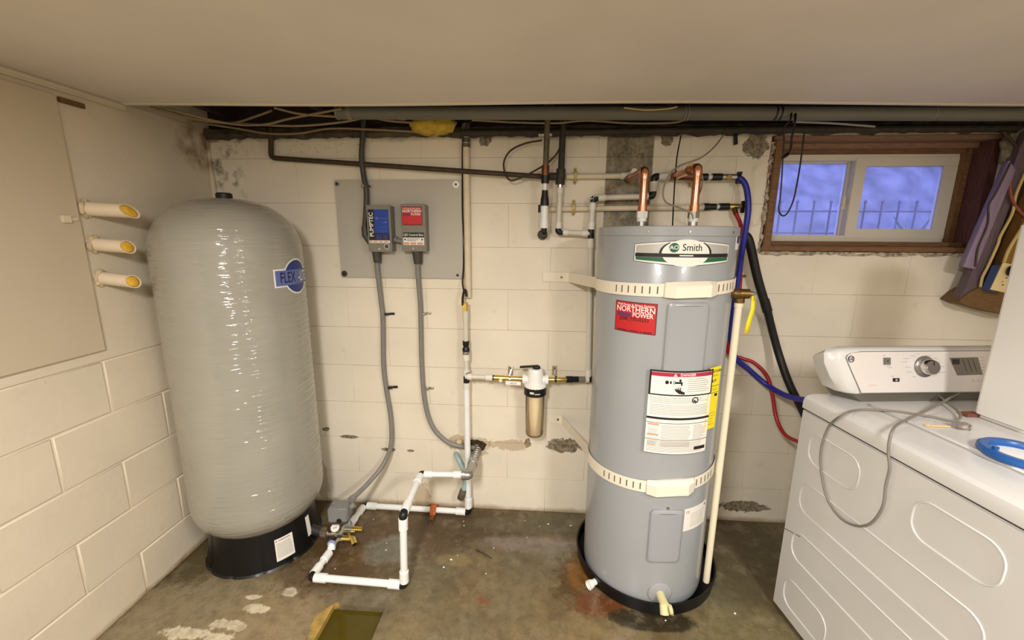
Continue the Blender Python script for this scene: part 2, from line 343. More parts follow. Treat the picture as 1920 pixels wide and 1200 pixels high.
# ---- flat print on planes and cylinders
def text2d(txt, size, bold=0):
    c = bpy.data.curves.new('t', 'FONT'); c.body = txt; c.size = size; c.align_x = 'CENTER'; c.align_y = 'CENTER'; c.offset = min(bold, size*.012); c.resolution_u = 3
    o = bpy.data.objects.new('t', c); me = o.to_mesh()
    v = [tuple(p.co) for p in me.vertices]; f = [tuple(p.vertices) for p in me.polygons]
    o.to_mesh_clear(); bpy.data.objects.remove(o); bpy.data.curves.remove(c); return v, f
class Surf:
    """2-D label coordinates (metres, x right, y up) on a plane or a vertical cylinder"""
    def __init__(s, fn): s.fn = fn
    def rect(s, mb, x0, x1, y0, y1, lift, n=None):
        n = n or max(1, int(abs(x1-x0)/.008)); v = []; f = []
        for i in range(n+1):
            x = x0+(x1-x0)*i/n; v += [s.fn(x, y0, lift), s.fn(x, y1, lift), s.fn(x, y1, 0), s.fn(x, y0, 0)]
        for i in range(n):
            a, b = i*4, i*4+4
            for j in range(4): f.append((a+j, b+j, b+(j+1) % 4, a+(j+1) % 4))
        f += [(0, 1, 2, 3), (n*4+3, n*4+2, n*4+1, n*4)]
        mb.add(v, f); return mb
    def strip(s, mb, top, bot, lift):
        """outline given as matching upper and lower points"""
        v = []; f = []; T = []; Bt = []
        for i in range(len(top)-1):
            n = max(1, int(max(abs(top[i+1][0]-top[i][0]), abs(bot[i+1][0]-bot[i][0]))/.008))
            for k in range(n):
                q = k/n; T.append(tuple(x+(y-x)*q for x, y in zip(top[i], top[i+1]))); Bt.append(tuple(x+(y-x)*q for x, y in zip(bot[i], bot[i+1])))
        T.append(top[-1]); Bt.append(bot[-1]); top, bot = T, Bt
        for (a, b), (c, d) in zip(top, bot): v += [s.fn(a, b, lift), s.fn(c, d, lift)]
        for i in range(len(top)-1): f.append((2*i, 2*i+1, 2*i+3, 2*i+2))
        mb.add(v, f); return mb
    def oval(s, mb, cx, cy, rx, ry, lift, n=36, a0=0, a1=2*math.pi, inner=0):
        v = []; f = []; K = 4
        for k in range(K+1):
            q = inner+(1-inner)*k/K
            for j in range(n+1):
                a = a0+(a1-a0)*j/n; v.append(s.fn(cx+rx*q*math.cos(a), cy+ry*q*math.sin(a), lift))
        for k in range(K):
            for j in range(n): f.append((k*(n+1)+j, k*(n+1)+j+1, (k+1)*(n+1)+j+1, (k+1)*(n+1)+j))
        mb.add(v, f); return mb
    def text(s, mb, txt, cx, cy, size, lift, bold=0, sx=1, rot=0):
        v, f = text2d(txt, size, bold); co, si = math.cos(rot), math.sin(rot)
        mb.add([s.fn(cx+(x*sx)*co-y*si, cy+(x*sx)*si+y*co, lift) for x, y, _ in v], f); return mb
def plane(o, ux, uy, nrm):
    o, ux, uy, nrm = map(Vector, (o, ux, uy, nrm)); return Surf(lambda x, y, l: o+ux*x+uy*y+nrm*l)
def cylsurf(ax, r, th, z): return Surf(lambda x, y, l: Vector((ax[0]+(r+l)*math.cos(th+x/r), ax[1]+(r+l)*math.sin(th+x/r), z+y)))

# ================================================================== THE SETTING
XR, YB = 3.78, -4.4
CZ = 1.945
def ceil_y(x): return -.405+.04*x+.02*math.sin(x*2.1+.4)*min(1, x) + (.02 if 1.6 < x < 2.3 else 0)*0
# floor with the shallow pit cut into it
px0, px1, py0, py1 = .792, 1.003, -.90, -.640
b = MB()
for lo, hi in [((-.3, YB-.2, -.12), (px0, .25, 0)), ((px1, YB-.2, -.12), (XR+.2, .25, 0)), ((px0, py1, -.12), (px1, .25, 0)), ((px0, YB-.2, -.12), (px1, py0, 0))]: b.box(lo, hi)
b.box((px0-.01, py0-.01, -.16), (px1+.01, py1+.01, -.119))
floor = struct(b.build('floor', FLOOR))
wt = MB().box((px0+.0005, py0+.0005, -.119), (px1-.0005, py1-.0005, -.022)).build('pit_water', WATER)
tag(wt, 'murky olive water standing in the rectangular floor pit', 'water'); wt['kind'] = 'stuff'

# ceiling sheet, with its pale edge strip
b = MB(); N = 40; xs = [XR*i/N for i in range(N+1)]
v = []
for x in xs: v += [(x, ceil_y(x), CZ), (x, ceil_y(x), CZ+.012), (x, YB, CZ), (x, YB, CZ+.012)]
f = []
for i in range(N):
    a, c = 4*i, 4*i+4; f += [(a, c, c+1, a+1), (a, a+2, c+2, c), (a+1, c+1, c+3, a+3), (a+2, a+3, c+3, c+2)]
f += [(0, 1, 3, 2), (4*N, 4*N+2, 4*N+3, 4*N+1)]
ceiling = struct(b.add(v, f).build('ceiling', CEIL))
b = MB()
v = []
for x in xs:
    y = ceil_y(x); v += [(x, y-.012, CZ-.003), (x, y+.004, CZ-.003), (x, y+.004, CZ+.016), (x, y-.012, CZ+.001)]
f = []
for i in range(N):
    for j in range(4): f.append((4*i+j, 4*i+4+j, 4*i+4+(j+1) % 4, 4*i+(j+1) % 4))
struct(b.add(v, f).build('trim_1', M('edge_strip', (232, 222, 200), .45)))
struct(MB().box((0, YB, CZ-.022), (.018, -.40, CZ)).build('trim_2', ML_WALL, bevel=.006))
# open joist bay above the ceiling edge: subfloor, rim joist, joists, concrete sill
struct(MB().box((-.2, YB-.2, 2.20), (XR+.2, .25, 2.23)).build('trim_3', WOODD))
struct(MB().box((-.1, .03, 1.95), (XR, .08, 2.20)).build('trim_4', WOODD))
for i, x in enumerate((.12, .62, 1.12, 1.62, 2.12, 2.62, 3.12, 3.6)):
    struct(MB().box((x-.02, -1.0, 2.0), (x+.02, .03, 2.20)).build('trim_%d' % (5+i), WOODD))
# lumpy sill on top of the wall
b = MB(); v = []; f = []; N = 120
for i in range(N+1):
    x = -.05+(XR+.05)*i/N; a = random.uniform(-.004, .004)
    v += [(x, .004+a, 1.905+random.uniform(-.006, .006)), (x, -.022+a*1.5, 1.925+a), (x, -.012+a, 1.952+a), (x, .08, 1.955)]
for i in range(N):
    for j in range(3): f.append((4*i+j, 4*i+4+j, 4*i+5+j, 4*i+1+j))
struct(b.add(v, f).build('trim_20', SILL))

# walls of painted block
S = .2032; Z0 = .194; GAP = .0007
def block_mesh(name, w_, h_, t, mat, gap):
    """one block with rounded arrises, face towards -y, centred"""
    me = MB().box((-w_/2+(gap if gap > .002 else .0002), 0, -h_/2+gap), (w_/2-(gap if gap > .002 else .0002), t, h_/2-gap)).mesh(name, Vector((0, 0, 0)), bevel=.0007 if gap < .002 else .003, seg=1)
    me.materials.append(mat); return me
WX0, WX1, WZ0, WZ1 = 2.60, 3.55, 1.405, 1.905      # rough opening of the window
b = MB()
for lo, hi in [((-.2, .004, -.05), (WX0, .2, 1.94)), ((WX1, .004, -.05), (XR+.2, .2, 1.94)), ((WX0, .004, -.05), (WX1, .2, WZ0)), ((WX0, .004, WZ1), (WX1, .2, 1.94))]: b.box(lo, hi)
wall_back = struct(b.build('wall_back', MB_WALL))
cache = {}
def put_block(x0, x1, z0, z1, wall, mat, left=False, gap=GAP):
    if x1-x0 < .02 or z1-z0 < .02: return
    key = (round(x1-x0, 3), round(z1-z0, 3), left)
    if key not in cache: cache[key] = block_mesh('block', x1-x0, z1-z0, .02, mat, gap)
    o = bpy.data.objects.new('block', cache[key]); COL.objects.link(o); o.parent = wall
    jit = random.uniform(-.0004, .0004)
    P = Vector((jit, -(x0+x1)/2, (z0+z1)/2)) if left else Vector(((x0+x1)/2, jit, (z0+z1)/2))
    o.location = P-ORG[wall.name]
    if left: o.rotation_euler = (0, 0, math.pi/2)
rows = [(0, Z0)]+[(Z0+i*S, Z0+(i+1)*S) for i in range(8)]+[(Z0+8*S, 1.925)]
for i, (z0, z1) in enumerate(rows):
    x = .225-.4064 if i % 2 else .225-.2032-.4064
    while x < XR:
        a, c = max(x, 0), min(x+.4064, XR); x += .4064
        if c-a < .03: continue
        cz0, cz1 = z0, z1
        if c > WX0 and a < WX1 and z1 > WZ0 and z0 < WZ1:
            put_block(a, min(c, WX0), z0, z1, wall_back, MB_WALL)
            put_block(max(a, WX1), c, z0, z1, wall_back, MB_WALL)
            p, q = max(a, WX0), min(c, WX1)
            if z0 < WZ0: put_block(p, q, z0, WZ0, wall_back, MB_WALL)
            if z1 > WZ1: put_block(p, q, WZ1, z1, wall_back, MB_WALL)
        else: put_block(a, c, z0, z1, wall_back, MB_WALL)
# left wall: five courses of block below a smooth skim coat
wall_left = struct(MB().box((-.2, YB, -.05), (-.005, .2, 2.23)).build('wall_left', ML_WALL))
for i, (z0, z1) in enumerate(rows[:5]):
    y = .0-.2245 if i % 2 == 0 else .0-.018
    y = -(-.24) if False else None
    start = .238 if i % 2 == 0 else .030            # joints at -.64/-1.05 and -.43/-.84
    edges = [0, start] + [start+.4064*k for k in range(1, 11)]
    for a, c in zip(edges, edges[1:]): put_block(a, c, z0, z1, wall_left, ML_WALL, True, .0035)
MB().box((-.006, YB, Z0+4*S+.002), (.0, 0, 1.95)).build('skim_coat', ML_WALL, wall_left)
struct(MB().box((XR, YB, -.05), (XR+.2, .2, 2.2)).build('wall_right', PLAIN))
struct(MB().box((-.2, YB-.2, -.05), (XR+.2, YB, 2.2)).build('wall_rear', PLAIN))
# mortar fillet in the corner above the tank
b = MB(); b.sweep([V(.006, -.006, z) for z in [.0+1.9*i/20 for i in range(21)]], [.008+random.uniform(-.002, .003) for _ in range(21)], 8)
struct(b.build('trim_21', ML_WALL))

# ---- window
win = struct(thing('window_1', 'white vinyl sliding basement window', 'window', (3.1, .1, WZ0))); del win['category']
cas = thing('window_casing', 'rough brown timber frame lining the basement window opening', 'window frame', (3.08, 0, WZ0))
MB().box((2.612, -.012, 1.425), (2.648, .2, 1.885)).build('jamb', WOODB, cas, bevel=.004)
MB().box((3.515, .0, 1.425), (3.55, .2, 1.885)).build('jamb', WOODR, cas, bevel=.003)
MB().box((3.49, .085, 1.45), (3.516, .125, 1.865)).build('stop_bead', WOODB, cas, bevel=.003)
MB().box((2.603, -.022, 1.408), (3.55, .2, 1.430)).build('sill', WOODB, cas, bevel=.004)
MB().box((2.648, .04, 1.430), (3.515, .2, 1.452)).build('sill_stop', WOODB, cas, bevel=.003)
MB().box((2.612, .0, 1.885), (3.55, .2, 1.905)).build('header', WOODH, cas, bevel=.003)
MB().box((2.648, .06, 1.862), (3.515, .085, 1.886)).build('header_bead', WOODH, cas, bevel=.003)
MB().box((2.648, .088, 1.846), (3.515, .12, 1.870)).build('header_bead', WOODB, cas, bevel=.003)
def fringe(pts, name):
    P_ = smooth(pts, 14); P_ = [p+V(random.uniform(-.004, .004), random.uniform(-.003, .001), random.uniform(-.005, .005)) for p in P_]
    return struct(MB().sweep(P_, [random.uniform(.003, .011) for _ in P_], 6).build(name, MATS['crumbly_plaster'], sharp=20))
M('crumbly_plaster', (214, 200, 180), .9, col2=(120, 100, 82), scale=45, bump=.8)
fringe([V(2.60, -.001, 1.399), V(2.9, -.002, 1.398), V(3.2, -.002, 1.396), V(3.5, -.002, 1.397)], 'trim_22')
fringe([V(2.602, -.001, 1.40), V(2.606, -.001, 1.6), V(2.604, -.001, 1.75), V(2.607, -.001, 1.88)], 'trim_23')
# vinyl frame (y .11 - .17)
fx0, fx1, fz0, fz1 = 2.675, 3.505, 1.452, 1.848
b = MB()
b.box((fx0, .115, fz0), (fx1, .18, fz0+.028)); b.box((fx0, .115, fz1-.028), (fx1, .18, fz1)); b.box((fx0, .115, fz0+.028), (fx0+.022, .18, fz1-.028)); b.box((fx1-.03, .115, fz0+.028), (fx1, .18, fz1-.028))
b.build('frame', VINYL, win, bevel=.002)
def sash(x0, x1, z0, z1, y, wl, wr, wt_, wb):
    s_ = MB(); s_.box((x0, y, z0), (x1, y+.028, z0+wb)); s_.box((x0, y, z1-wt_), (x1, y+.028, z1)); s_.box((x0, y, z0+wb), (x0+wl, y+.028, z1-wt_)); s_.box((x1-wr, y, z0+wb), (x1, y+.028, z1-wt_))
    o = s_.build('sash', VINYL, win, bevel=.002)
    MB().box((x0+wl-.004, y+.011, z0+wb-.004), (x1-wr+.004, y+.015, z1-wt_+.004)).build('pane', GLASS, o)
    return o
sL = sash(fx0+.02, 3.085, fz0+.022, fz1-.022, .152, .006, .045, .012, .008)
sR = sash(3.045, fx1-.006, fz0+.014, fz1-.014, .112, .050, .062, .040, .046)
b = MB(); b.box((3.030, .140, 1.600), (3.048, .153, 1.665)); b.box((3.026, .130, 1.622), (3.038, .145, 1.650)); b.build('latch', VINYL, sL, bevel=.002)

# ---- outdoors: earth, fence, blades of grass seen through the glass
b = MB(); v = []; f = []; NX, NY = 24, 18
for j in range(NY+1):
    for i in range(NX+1):
        x = 1.2+4.6*i/NX; y = .22+3.4*j/NY; z = 1.36+max(0, (y-1.05))*1.1+random.uniform(-.02, .02)
        v.append((x, y, z))
for j in range(NY):
    for i in range(NX): a = j*(NX+1)+i; f.append((a, a+1, a+NX+2, a+NX+1))
o = b.add(v, f).build('ground_outside', EARTH, sharp=180); struct(o)
fen = thing('garden_fence', 'low dark metal picket fence seen through the window panes', 'fence', (3.6, .9, 1.3))
for z in (1.50, 1.64): MB().cyl((2.3, .9, z), (5.0, .9, z), .006, n=6).build('rail', FENCE, fen)
for i in range(26):
    x = 2.32+i*.105; MB().cyl((x, .9, 1.33), (x, .9, 1.70), .006, n=6).add(*[[], []]).lathe([(0, -.012), (.012, 0), (0, .016)], (x, .9, 1.70), n=6).build('picket', FENCE, fen)
for q, (x, y, h_, nb) in enumerate([(2.72, .42, .14, 9), (3.18, .5, .12, 8), (3.66, .48, .22, 7), (3.50, .62, .12, 8), (2.95, .58, .10, 7)]):
    t = thing('grass_tuft', ['broad-leaved plant at the low left corner of the left window pane', 'small leafy tuft below the window latch', 'tall pale-leaved plant by the right edge of the right pane', 'low tuft of blades before the fence behind the right pane', 'low tuft of blades before the fence behind the left pane'][q], 'plant', (x, y, 1.36), 'plants outside the window')
    for k in range(nb):
        a = random.uniform(0, 6.28); le = h_*random.uniform(.7, 1.2); tip = V(x+math.cos(a)*le*.6, y+math.sin(a)*le*.4, 1.36+le); base = V(x, y, 1.34); mid = base.lerp(tip, .5)+V(0, 0, le*.2); sd = V(-math.sin(a), math.cos(a), 0)*.012
        MB().add([base-sd*.4, base+sd*.4, mid+sd, mid-sd, tip, mid+V(0, 0, .004)], [(0, 1, 5), (0, 5, 3), (1, 2, 5), (5, 2, 4), (3, 5, 4)]).build('leaf', LEAF, t)

# ================================================================== PRESSURE TANK
TX, TY, TR = .288, -.307, .272
tank = thing('pressure_tank', 'tall grey well pressure tank on a black base in the corner', 'tank', (TX, TY, 0))
prof = []
ztop, zs, zb0, zb1 = 1.611, 1.385, .300, .115
for i in range(17):                                      # bottom dome
    a = math.pi/2*i/16; prof.append((TR*max(0, math.sin(a))**.85, zb0-(zb0-zb1)*max(0, math.cos(a))**.9))
prof[0] = (0.0, zb1)
prof += [(TR, z) for z in (.5, .75, 1.0, 1.2)]
for i in range(21):
    a = math.pi/2*i/20; prof.append((TR*max(0, math.cos(a))**.80, zs+(ztop-zs)*max(0, math.sin(a))**.95))
prof[-1] = (0.0, ztop)
MB().lathe(prof, (TX, TY, 0), n=96).build('vessel', TANK, tank, sharp=60, weld=True)
b = MB().lathe([(.030, 1.600), (.030, 1.628), (.026, 1.632), (.0, 1.632)], (TX, TY, 0), n=12); b.build('valve_cap', BLACKR, tank)
# flared base with folded panels
b = MB(); v = []; f = []; n = 96; prof = [(.247, 0), (.240, .008), (.232, .05), (.222, .12), (.216, .19), (.19, .19)]
for r, z in prof:
    for j in range(n):
        a = 2*math.pi*j/n; k = -.006 if j % 8 == 0 and z < .185 else 0
        v.append((TX+(r+k)*math.cos(a), TY+(r+k)*math.sin(a), z))
for i in range(len(prof)-1):
    for j in range(n): f.append((i*n+j, i*n+(j+1) % n, (i+1)*n+(j+1) % n, (i+1)*n+j))
stand = b.add(v, f).build('base_stand', STAND, tank, sharp=25)
th0, z_ = hitcyl(534, 1025, (TX, TY), .228)
tilt = .23
lab = Surf(lambda x, y, l: Vector((TX+(.2290+l-(z_+y-.09)*.09)*math.cos(th0+x/.228), TY+(.2290+l-(z_+y-.09)*.09)*math.sin(th0+x/.228), z_+y)))
b = MB(); lab.rect(b, -.038, .038, -.052, .052, .0015); pl = b.build('base_label', PAPER, tank, label='white printed label on the black base')
b = MB()
for i in range(11): lab.rect(b, -.032, .032-random.uniform(0, .006), .028-i*.0065, .0295-i*.0065, .002)
lab.rect(b, -.034, -.028, .040, .046, .002); lab.rect(b, -.022, .026, .041, .045, .002); b.build('print', INKG, pl)
th1, z1 = hitcyl(577, 985, (TX, TY), .225)
lb = Surf(lambda x, y, l: Vector((TX+(.2290+l-(z1+y-.09)*.09)*math.cos(th1+x/.228), TY+(.2290+l-(z1+y-.09)*.09)*math.sin(th1+x/.228), z1+y)))
b = MB(); lb.rect(b, -.012, .012, -.05, .05, .0015); b.build('base_label', PAPER, tank)
# maker's badge
th, z = hitcyl(545, 519, (TX, TY), TR); sf = cylsurf((TX, TY), TR, th, z)
b = MB(); sf.oval(b, .040, .0, .080, .075, .0012); sf.rect(b, -.082, .16, -.039, .035, .0010); bd = b.build('badge', WHITE, tank, label='blue and white maker badge on the tank shoulder')
b = MB(); sf.oval(b, .040, .0, .073, .068, .0018); b.build('badge_oval', DBLUE, bd)
b = MB(); sf.rect(b, -.076, .155, -.033, .029, .0024); b.build('badge_band', LBLUE, bd)
b = MB(); sf.text(b, 'FLEX', -.016, -.003, .062, .003, .0006, .62); b.build('lettering', NAVY, bd)
b = MB(); sf.text(b, '-LITE', .090, -.003, .062, .003, .0006, .62); b.build('lettering', WHITE, bd)

# ================================================================== STUBS ON THE LEFT WALL
for i, (ub, vb, ue, ve, rr, cut, lab_) in enumerate([
        (158, 391, 243, 396, .0245, .03, 'cream wall sleeve pipe plugged with yellow foam, topmost of three'),
        (175, 458, 240, 463, .0235, .016, 'cream wall sleeve pipe plugged with yellow foam, middle of three'),
        (188, 521, 250, 528, .0235, .016, 'cream wall sleeve pipe plugged with yellow foam, lowest of three')]):
    p0 = onx(ub, vb, 0); L = .112 if i == 0 else .10
    p1 = onx(ue, ve, L)
    d = (p1-p0).normalized()
    t = thing('sleeve_pipe', lab_, 'pipe', p0, 'foam plugged sleeve pipes on the left wall')
    # pipe whose end is cut on a slant
    n = 28; a = d.cross(V(0, 0, 1)).normalized(); c = a.cross(d); v = []; f = []
    for k, (st, r) in enumerate([(-.01, rr), ((p1-p0).length, rr), ((p1-p0).length, rr-.003), (.02, rr-.003)]):
        for j in range(n):
            an = 2*math.pi*j/n; off = a*math.cos(an)*r+c*math.sin(an)*r
            sl = -cut*off.dot(V(-.3, -.8, .5).normalized())/rr if k in (1, 2) else 0
            v.append(p0+d*(st+sl)+off)
    for k in range(3):
        for j in range(n): f.append((k*n+j, k*n+(j+1) % n, (k+1)*n+(j+1) % n, (k+1)*n+j))
    MB().add(v, f).build('sleeve', SLEEVE, t)
    fo = MB(); v = []; f = []; K = 7
    for k in range(K+1):
        q = k/K
        for j in range(n):
            an = 2*math.pi*j/n; r = (rr-.0025)*math.cos(q*1.5)**.6 if k else rr-.0025
            r *= 1+(random.uniform(-.07, .05) if 0 < k < K else 0); off = a*math.cos(an)*r+c*math.sin(an)*r
            sl = -cut*off.dot(V(-.3, -.8, .5).normalized())/rr
            v.append(p0+d*((p1-p0).length-.008+sl+q*.016)+off)
    for k in range(K):
        for j in range(n): f.append((k*n+j, k*n+(j+1) % n, (k+1)*n+(j+1) % n, (k+1)*n+j))
    f.append(tuple(K*n+j for j in range(n)))
    fo.add(v, f).build('foam_plug', FOAM, t, sharp=180)
    ca = MB(); N = 24; ring = [p0+d*.004+(a*math.cos(2*math.pi*j/N)+c*math.sin(2*math.pi*j/N))*(rr+.002) for j in range(N)]
    ca.sweep(ring, [.006+random.uniform(-.003, .004) for _ in range(N)], 8, closed=True).build('caulk', CAULK, t)
# flat board on the left wall with a hook
pan = MB().box((.0005, -4.2, 1.047), (.013, -.637, 1.905)).build('access_board', BOARD, bevel=.001)
tag(pan, 'large flat cream board fixed to the left wall', 'board')
p = onx(128, 411, .014)
b = MB().box((.012, p.y-.022, p.z-.012), (.022, p.y+.006, p.z+.012)); b.box((.012, p.y+.006, p.z-.005), (.018, p.y+.03, p.z+.006))
tag(b.build('catch_latch', SLEEVE, bevel=.002), 'small cream catch holding the edge of the wall board', 'latch')
p = onx(125, 186, 0)
tag(MB().box((.0, -.625, 1.888), (.010, -.545, 1.905)).build('dark_gap_infill', WOODK, bevel=.002), 'thin brown shim under the ceiling by the wall board', 'infill')  # brown strip painted in for the shaded gap above the board

# ================================================================== CONTROL BOARD
TL = ony(627, 337, -.012); BR = ony(866, 523, -.012)
brd = thing('backing_board', 'flat grey square backing board screwed to the block wall', 'board', (.92, -.001, 1.26))
MB().box((.617, -.013, 1.260), (1.226, -.0008, 1.721)).build('sheet', GREYP, brd, bevel=.0015)
for i, (u, v) in enumerate([(632, 345), (855, 346), (646, 513), (858, 516)]):
    p = ony(u, v, -.013); b = MB().cyl((p.x, -.012, p.z), (p.x, -.016, p.z), [.011, .016, .015, .007][i], n=20)
    wsh = b.build('washer', [GREYB, WHITE, CONDK, GREYB][i], brd); MB().cyl((p.x, -.015, p.z), (p.x, -.019, p.z), .005, n=10).build('screw', BLACK, wsh)
def cbox(name, label, x0, x1, z0, z1):
    t = thing(name, label, 'control box', ((x0+x1)/2, -.05, z0))
    MB().box((x0, -.068, z0), (x1, -.0131, z1)).build('housing', GREYB, t, bevel=.003)
    MB().box((x0-.0015, -.076, z0-.0015), (x1+.0015, -.066, z1+.002)).build('cover', GREYB, t, bevel=.002)
    MB().cyl(((x0+x1)/2-.004, -.075, z0+.012), ((x0+x1)/2-.004, -.0785, z0+.012), .0045, n=10).build('cover_screw', STEEL, t)
    return t
a, c = ony(685, 385, -.076), ony(735, 472, -.076)
x0, x1, z0, z1 = a.x+.004, c.x-.0, c.z, a.z
bx1 = cbox('pump_controller', 'grey pump control box with blue and black face label', x0, x1, z0, z1)
W_, H_ = x1-x0, z1-z0; sf = plane((x0, -.0762, z0), (1, 0, 0), (0, 0, 1), (0, -1, 0))
b = MB(); sf.rect(b, .006, W_-.008, .052, H_-.018, .001, 1); fl = b.build('face_label', BLUEL, bx1, label='blue face label')
b = MB(); sf.rect(b, .006, .034, .052, H_-.018, .0014, 1); b.build('name_strip', INK, fl)
b = MB(); sf.text(b, 'PUMPTEC', .0205, (.052+H_-.018)/2+.002, .0270, .002, .0006, .95, math.pi/2); b.build('lettering', WHITE, fl)
b = MB(); sf.rect(b, .034, W_-.008, .052, .085, .0014, 1); b.build('lower_strip', NAVY, fl)
b = MB(); sf.rect(b, .006, W_-.008, .040, .052, .0012, 1); b.build('caution_strip', PAPER, fl)
b = MB(); sf.rect(b, .008, .018, .042, .050, .0016, 1)
for i in range(3): sf.rect(b, .024+i*.026, .044+i*.026, .043, .049, .0016, 1)
b.build('print', ORNG, fl)
b = MB(); sf.oval(b, .046, H_-.058, .006, .006, .0018, 16); sf.rect(b, .05, .095, H_-.059, H_-.057, .0018, 1); sf.oval(b, .088, H_-.076, .005, .005, .0018, 16); sf.rect(b, .068, .084, H_-.077, H_-.0755, .0018, 1)
for i in range(2): sf.rect(b, .062, .09, H_-.098-i*.018, H_-.0965-i*.018, .0018, 1)
for i in range(4): sf.rect(b, .04, .066, .058+i*.006, .0592+i*.006, .0018, 1); sf.rect(b, .072, .094, .058+i*.006, .0592+i*.006, .0018, 1)
b.build('print', LBLUE, fl)
b = MB(); sf.oval(b, W_-.024, .024, .0125, .0125, .001, 24); lg = b.build('round_sticker', WHITE, bx1)
b = MB(); sf.oval(b, W_-.024, .024, .0105, .0105, .0014, 24); b.build('sticker_face', CONDK, lg)
a, c = ony(749, 383, -.076), ony(800, 471, -.076)
x0, x1, z0, z1 = a.x+.003, c.x-.002, c.z, a.z
bx2 = cbox('motor_control_box', 'grey motor control box with red sticker above a black title strip', x0, x1, z0, z1)
W_, H_ = x1-x0, z1-z0; sf = plane((x0, -.0762, z0), (1, 0, 0), (0, 0, 1), (0, -1, 0))
def northern(sf, cx, cy, w_, h_, parent, phone):
    b = MB(); sf.rect(b, cx-w_/2, cx+w_/2, cy-h_/2, cy+h_/2, .001); k = b.build('contractor_sticker', REDD, parent, label='red contractor sticker')
    b = MB(); q = w_*.018; sf.rect(b, cx-w_/2+q, cx+w_/2-q, cy-h_/2+q, cy+h_/2-q, .0014); b.build('sticker_face', RED, k)
    b = MB(); sf.text(b, 'Well Pumps & Water Systems', cx, cy+h_*.40, w_*.072, .002, .0003); sf.text(b, 'NORTHERN', cx, cy+h_*.255, w_*.185, .002, .0006, .93); sf.text(b, 'POWER', cx+w_*.19, cy+h_*.085, w_*.15, .002, .0005, .9)
    b.build('lettering', WHITE, k)
    b = MB(); sf.rect(b, cx-w_*.44, cx-w_*.08, cy+h_*.01, cy+h_*.13, .0018); b.build('tint_patch', PURP, k)
    b = MB()
    if phone: sf.text(b, '(208) 770-0233', cx-w_*.02, cy-h_*.06, w_*.115, .002, .0006)
    [sf.rect(b, cx+w_*q0, cx+w_*q1, cy-h_*.452, cy-h_*.425, .002) for q0, q1 in ((-.42, -.14), (-.11, .12), (.15, .19), (.22, .42))]; b.build('lettering', INK, k)
northern(sf, W_/2-.004, H_-.052, .096, .084, bx2, False)
b = MB(); sf.rect(b, .008, .106, .063, .085, .001, 1); ts = b.build('title_strip', INK, bx2)
b = MB(); sf.text(b, 'QD Control Box', .057, .074, .0145, .0016, .0006, .92); b.build('lettering', WHITE, ts)
b = MB(); sf.rect(b, .008, .106, .028, .062, .001, 1); dl = b.build('data_label', PAPER, bx2)
b = MB(); sf.oval(b, .016, .053, .004, .004, .0014, 12); sf.oval(b, .097, .053, .004, .004, .0014, 12)
for i in range(3): sf.rect(b, .024, .088-i*.01, .056-i*.005, .0575-i*.005, .0014, 1)
b.build('print', INK, dl)
b = MB()
for i in range(3): sf.rect(b, .010+i*.032, .036+i*.032, .030, .040, .0014, 1)
b.build('print', ORNG, dl)
# short link between the two boxes
p0, p1 = ony(742, 449, -.045), ony(752, 455, -.045)
b = MB().cyl((p0.x-.008, -.045, p0.z), (p1.x+.012, -.045, p1.z+.004), .011, n=14); b.cyl((p0.x, -.045, p0.z), (p0.x+.008, -.045, p0.z), .015, n=8)
tag(b.build('conduit_nipple', COND), 'short grey conduit nipple joining the two control boxes', 'conduit')

# ---- conduits
def W(u, v, y): return ony(u, v, y)
def clip(u, v, y, black=True, parent=None):
    p = ony(u, v, y); b = MB().cyl((p.x-.013, y+.004, p.z-.004), (p.x-.013, y+.004, p.z+.004), .0135, n=16); b.box((p.x, -.009, p.z-.005), (p.x+.022, -.001, p.z+.005))
    b.cyl((p.x+.014, -.008, p.z), (p.x+.014, -.014, p.z), .004, n=8)
    return b.build('strap_clip', BLACK if black else STEEL, parent)
c1 = thing('flexible_conduit', 'grey flexible conduit curving from the pump controller down to the pressure switch', 'conduit', (.8, -.03, .2))
sw = V(.665, -.300, .168)          # pressure switch centre
pts = [W(706, 474, -.04), W(707, 500, -.035), W(714, 560, -.022), W(718, 600, -.018), W(719, 680, -.018), W(724, 727, -.018), W(733, 785, -.022), W(733, 835, -.04), W(718, 872, -.08), W(693, 903, -.15), W(668, 928, -.235), W(657, 938, -.275)]
MB().tube(pts, .0120, 12).build('tubing', COND, c1)
MB().cyl(W(706, 470, -.04), W(708, 492, -.037), .0225, .0175, 16).build('fitting', CONDK, c1)
MB().cyl(pts[-2].lerp(pts[-1], .4), pts[-1], .015, .017, 16).build('fitting', COND, c1)
clip(730, 589, -.018, True, c1); clip(736, 727, -.018, True, c1)
c2 = thing('flexible_conduit', 'grey flexible conduit running from the motor control box into the wall hole', 'conduit', (1.05, -.03, .4))
pts = [W(782, 474, -.04), W(784, 520, -.03), W(788, 570, -.022), W(789, 610, -.018), W(791, 690, -.018), W(797, 755, -.02), W(811, 800, -.025), W(838, 828, -.03), W(866, 837, -.03), W(900, 840, .01)]
MB().tube(pts, .0120, 12).build('tubing', COND, c2)
MB().cyl(W(782, 470, -.04), W(784, 494, -.035), .025, .020, 16).build('fitting', CONDK, c2)
clip(799, 588, -.018, False, c2); clip(804, 729, -.018, False, c2)
c3 = thing('rigid_conduit', 'dark grey conduit dropping from the joists to the pump controller', 'conduit', (.72, -.03, 1.4))
pts = [W(682, 225, -.03), W(680, 258, -.03), W(678, 295, -.03), W(682, 330, -.03), W(687, 360, -.035), W(686, 400, -.04), W(684, 425, -.04), W(685, 445, -.045)]
MB().tube(pts, .0125, 12).build('tubing', CONDK, c3)
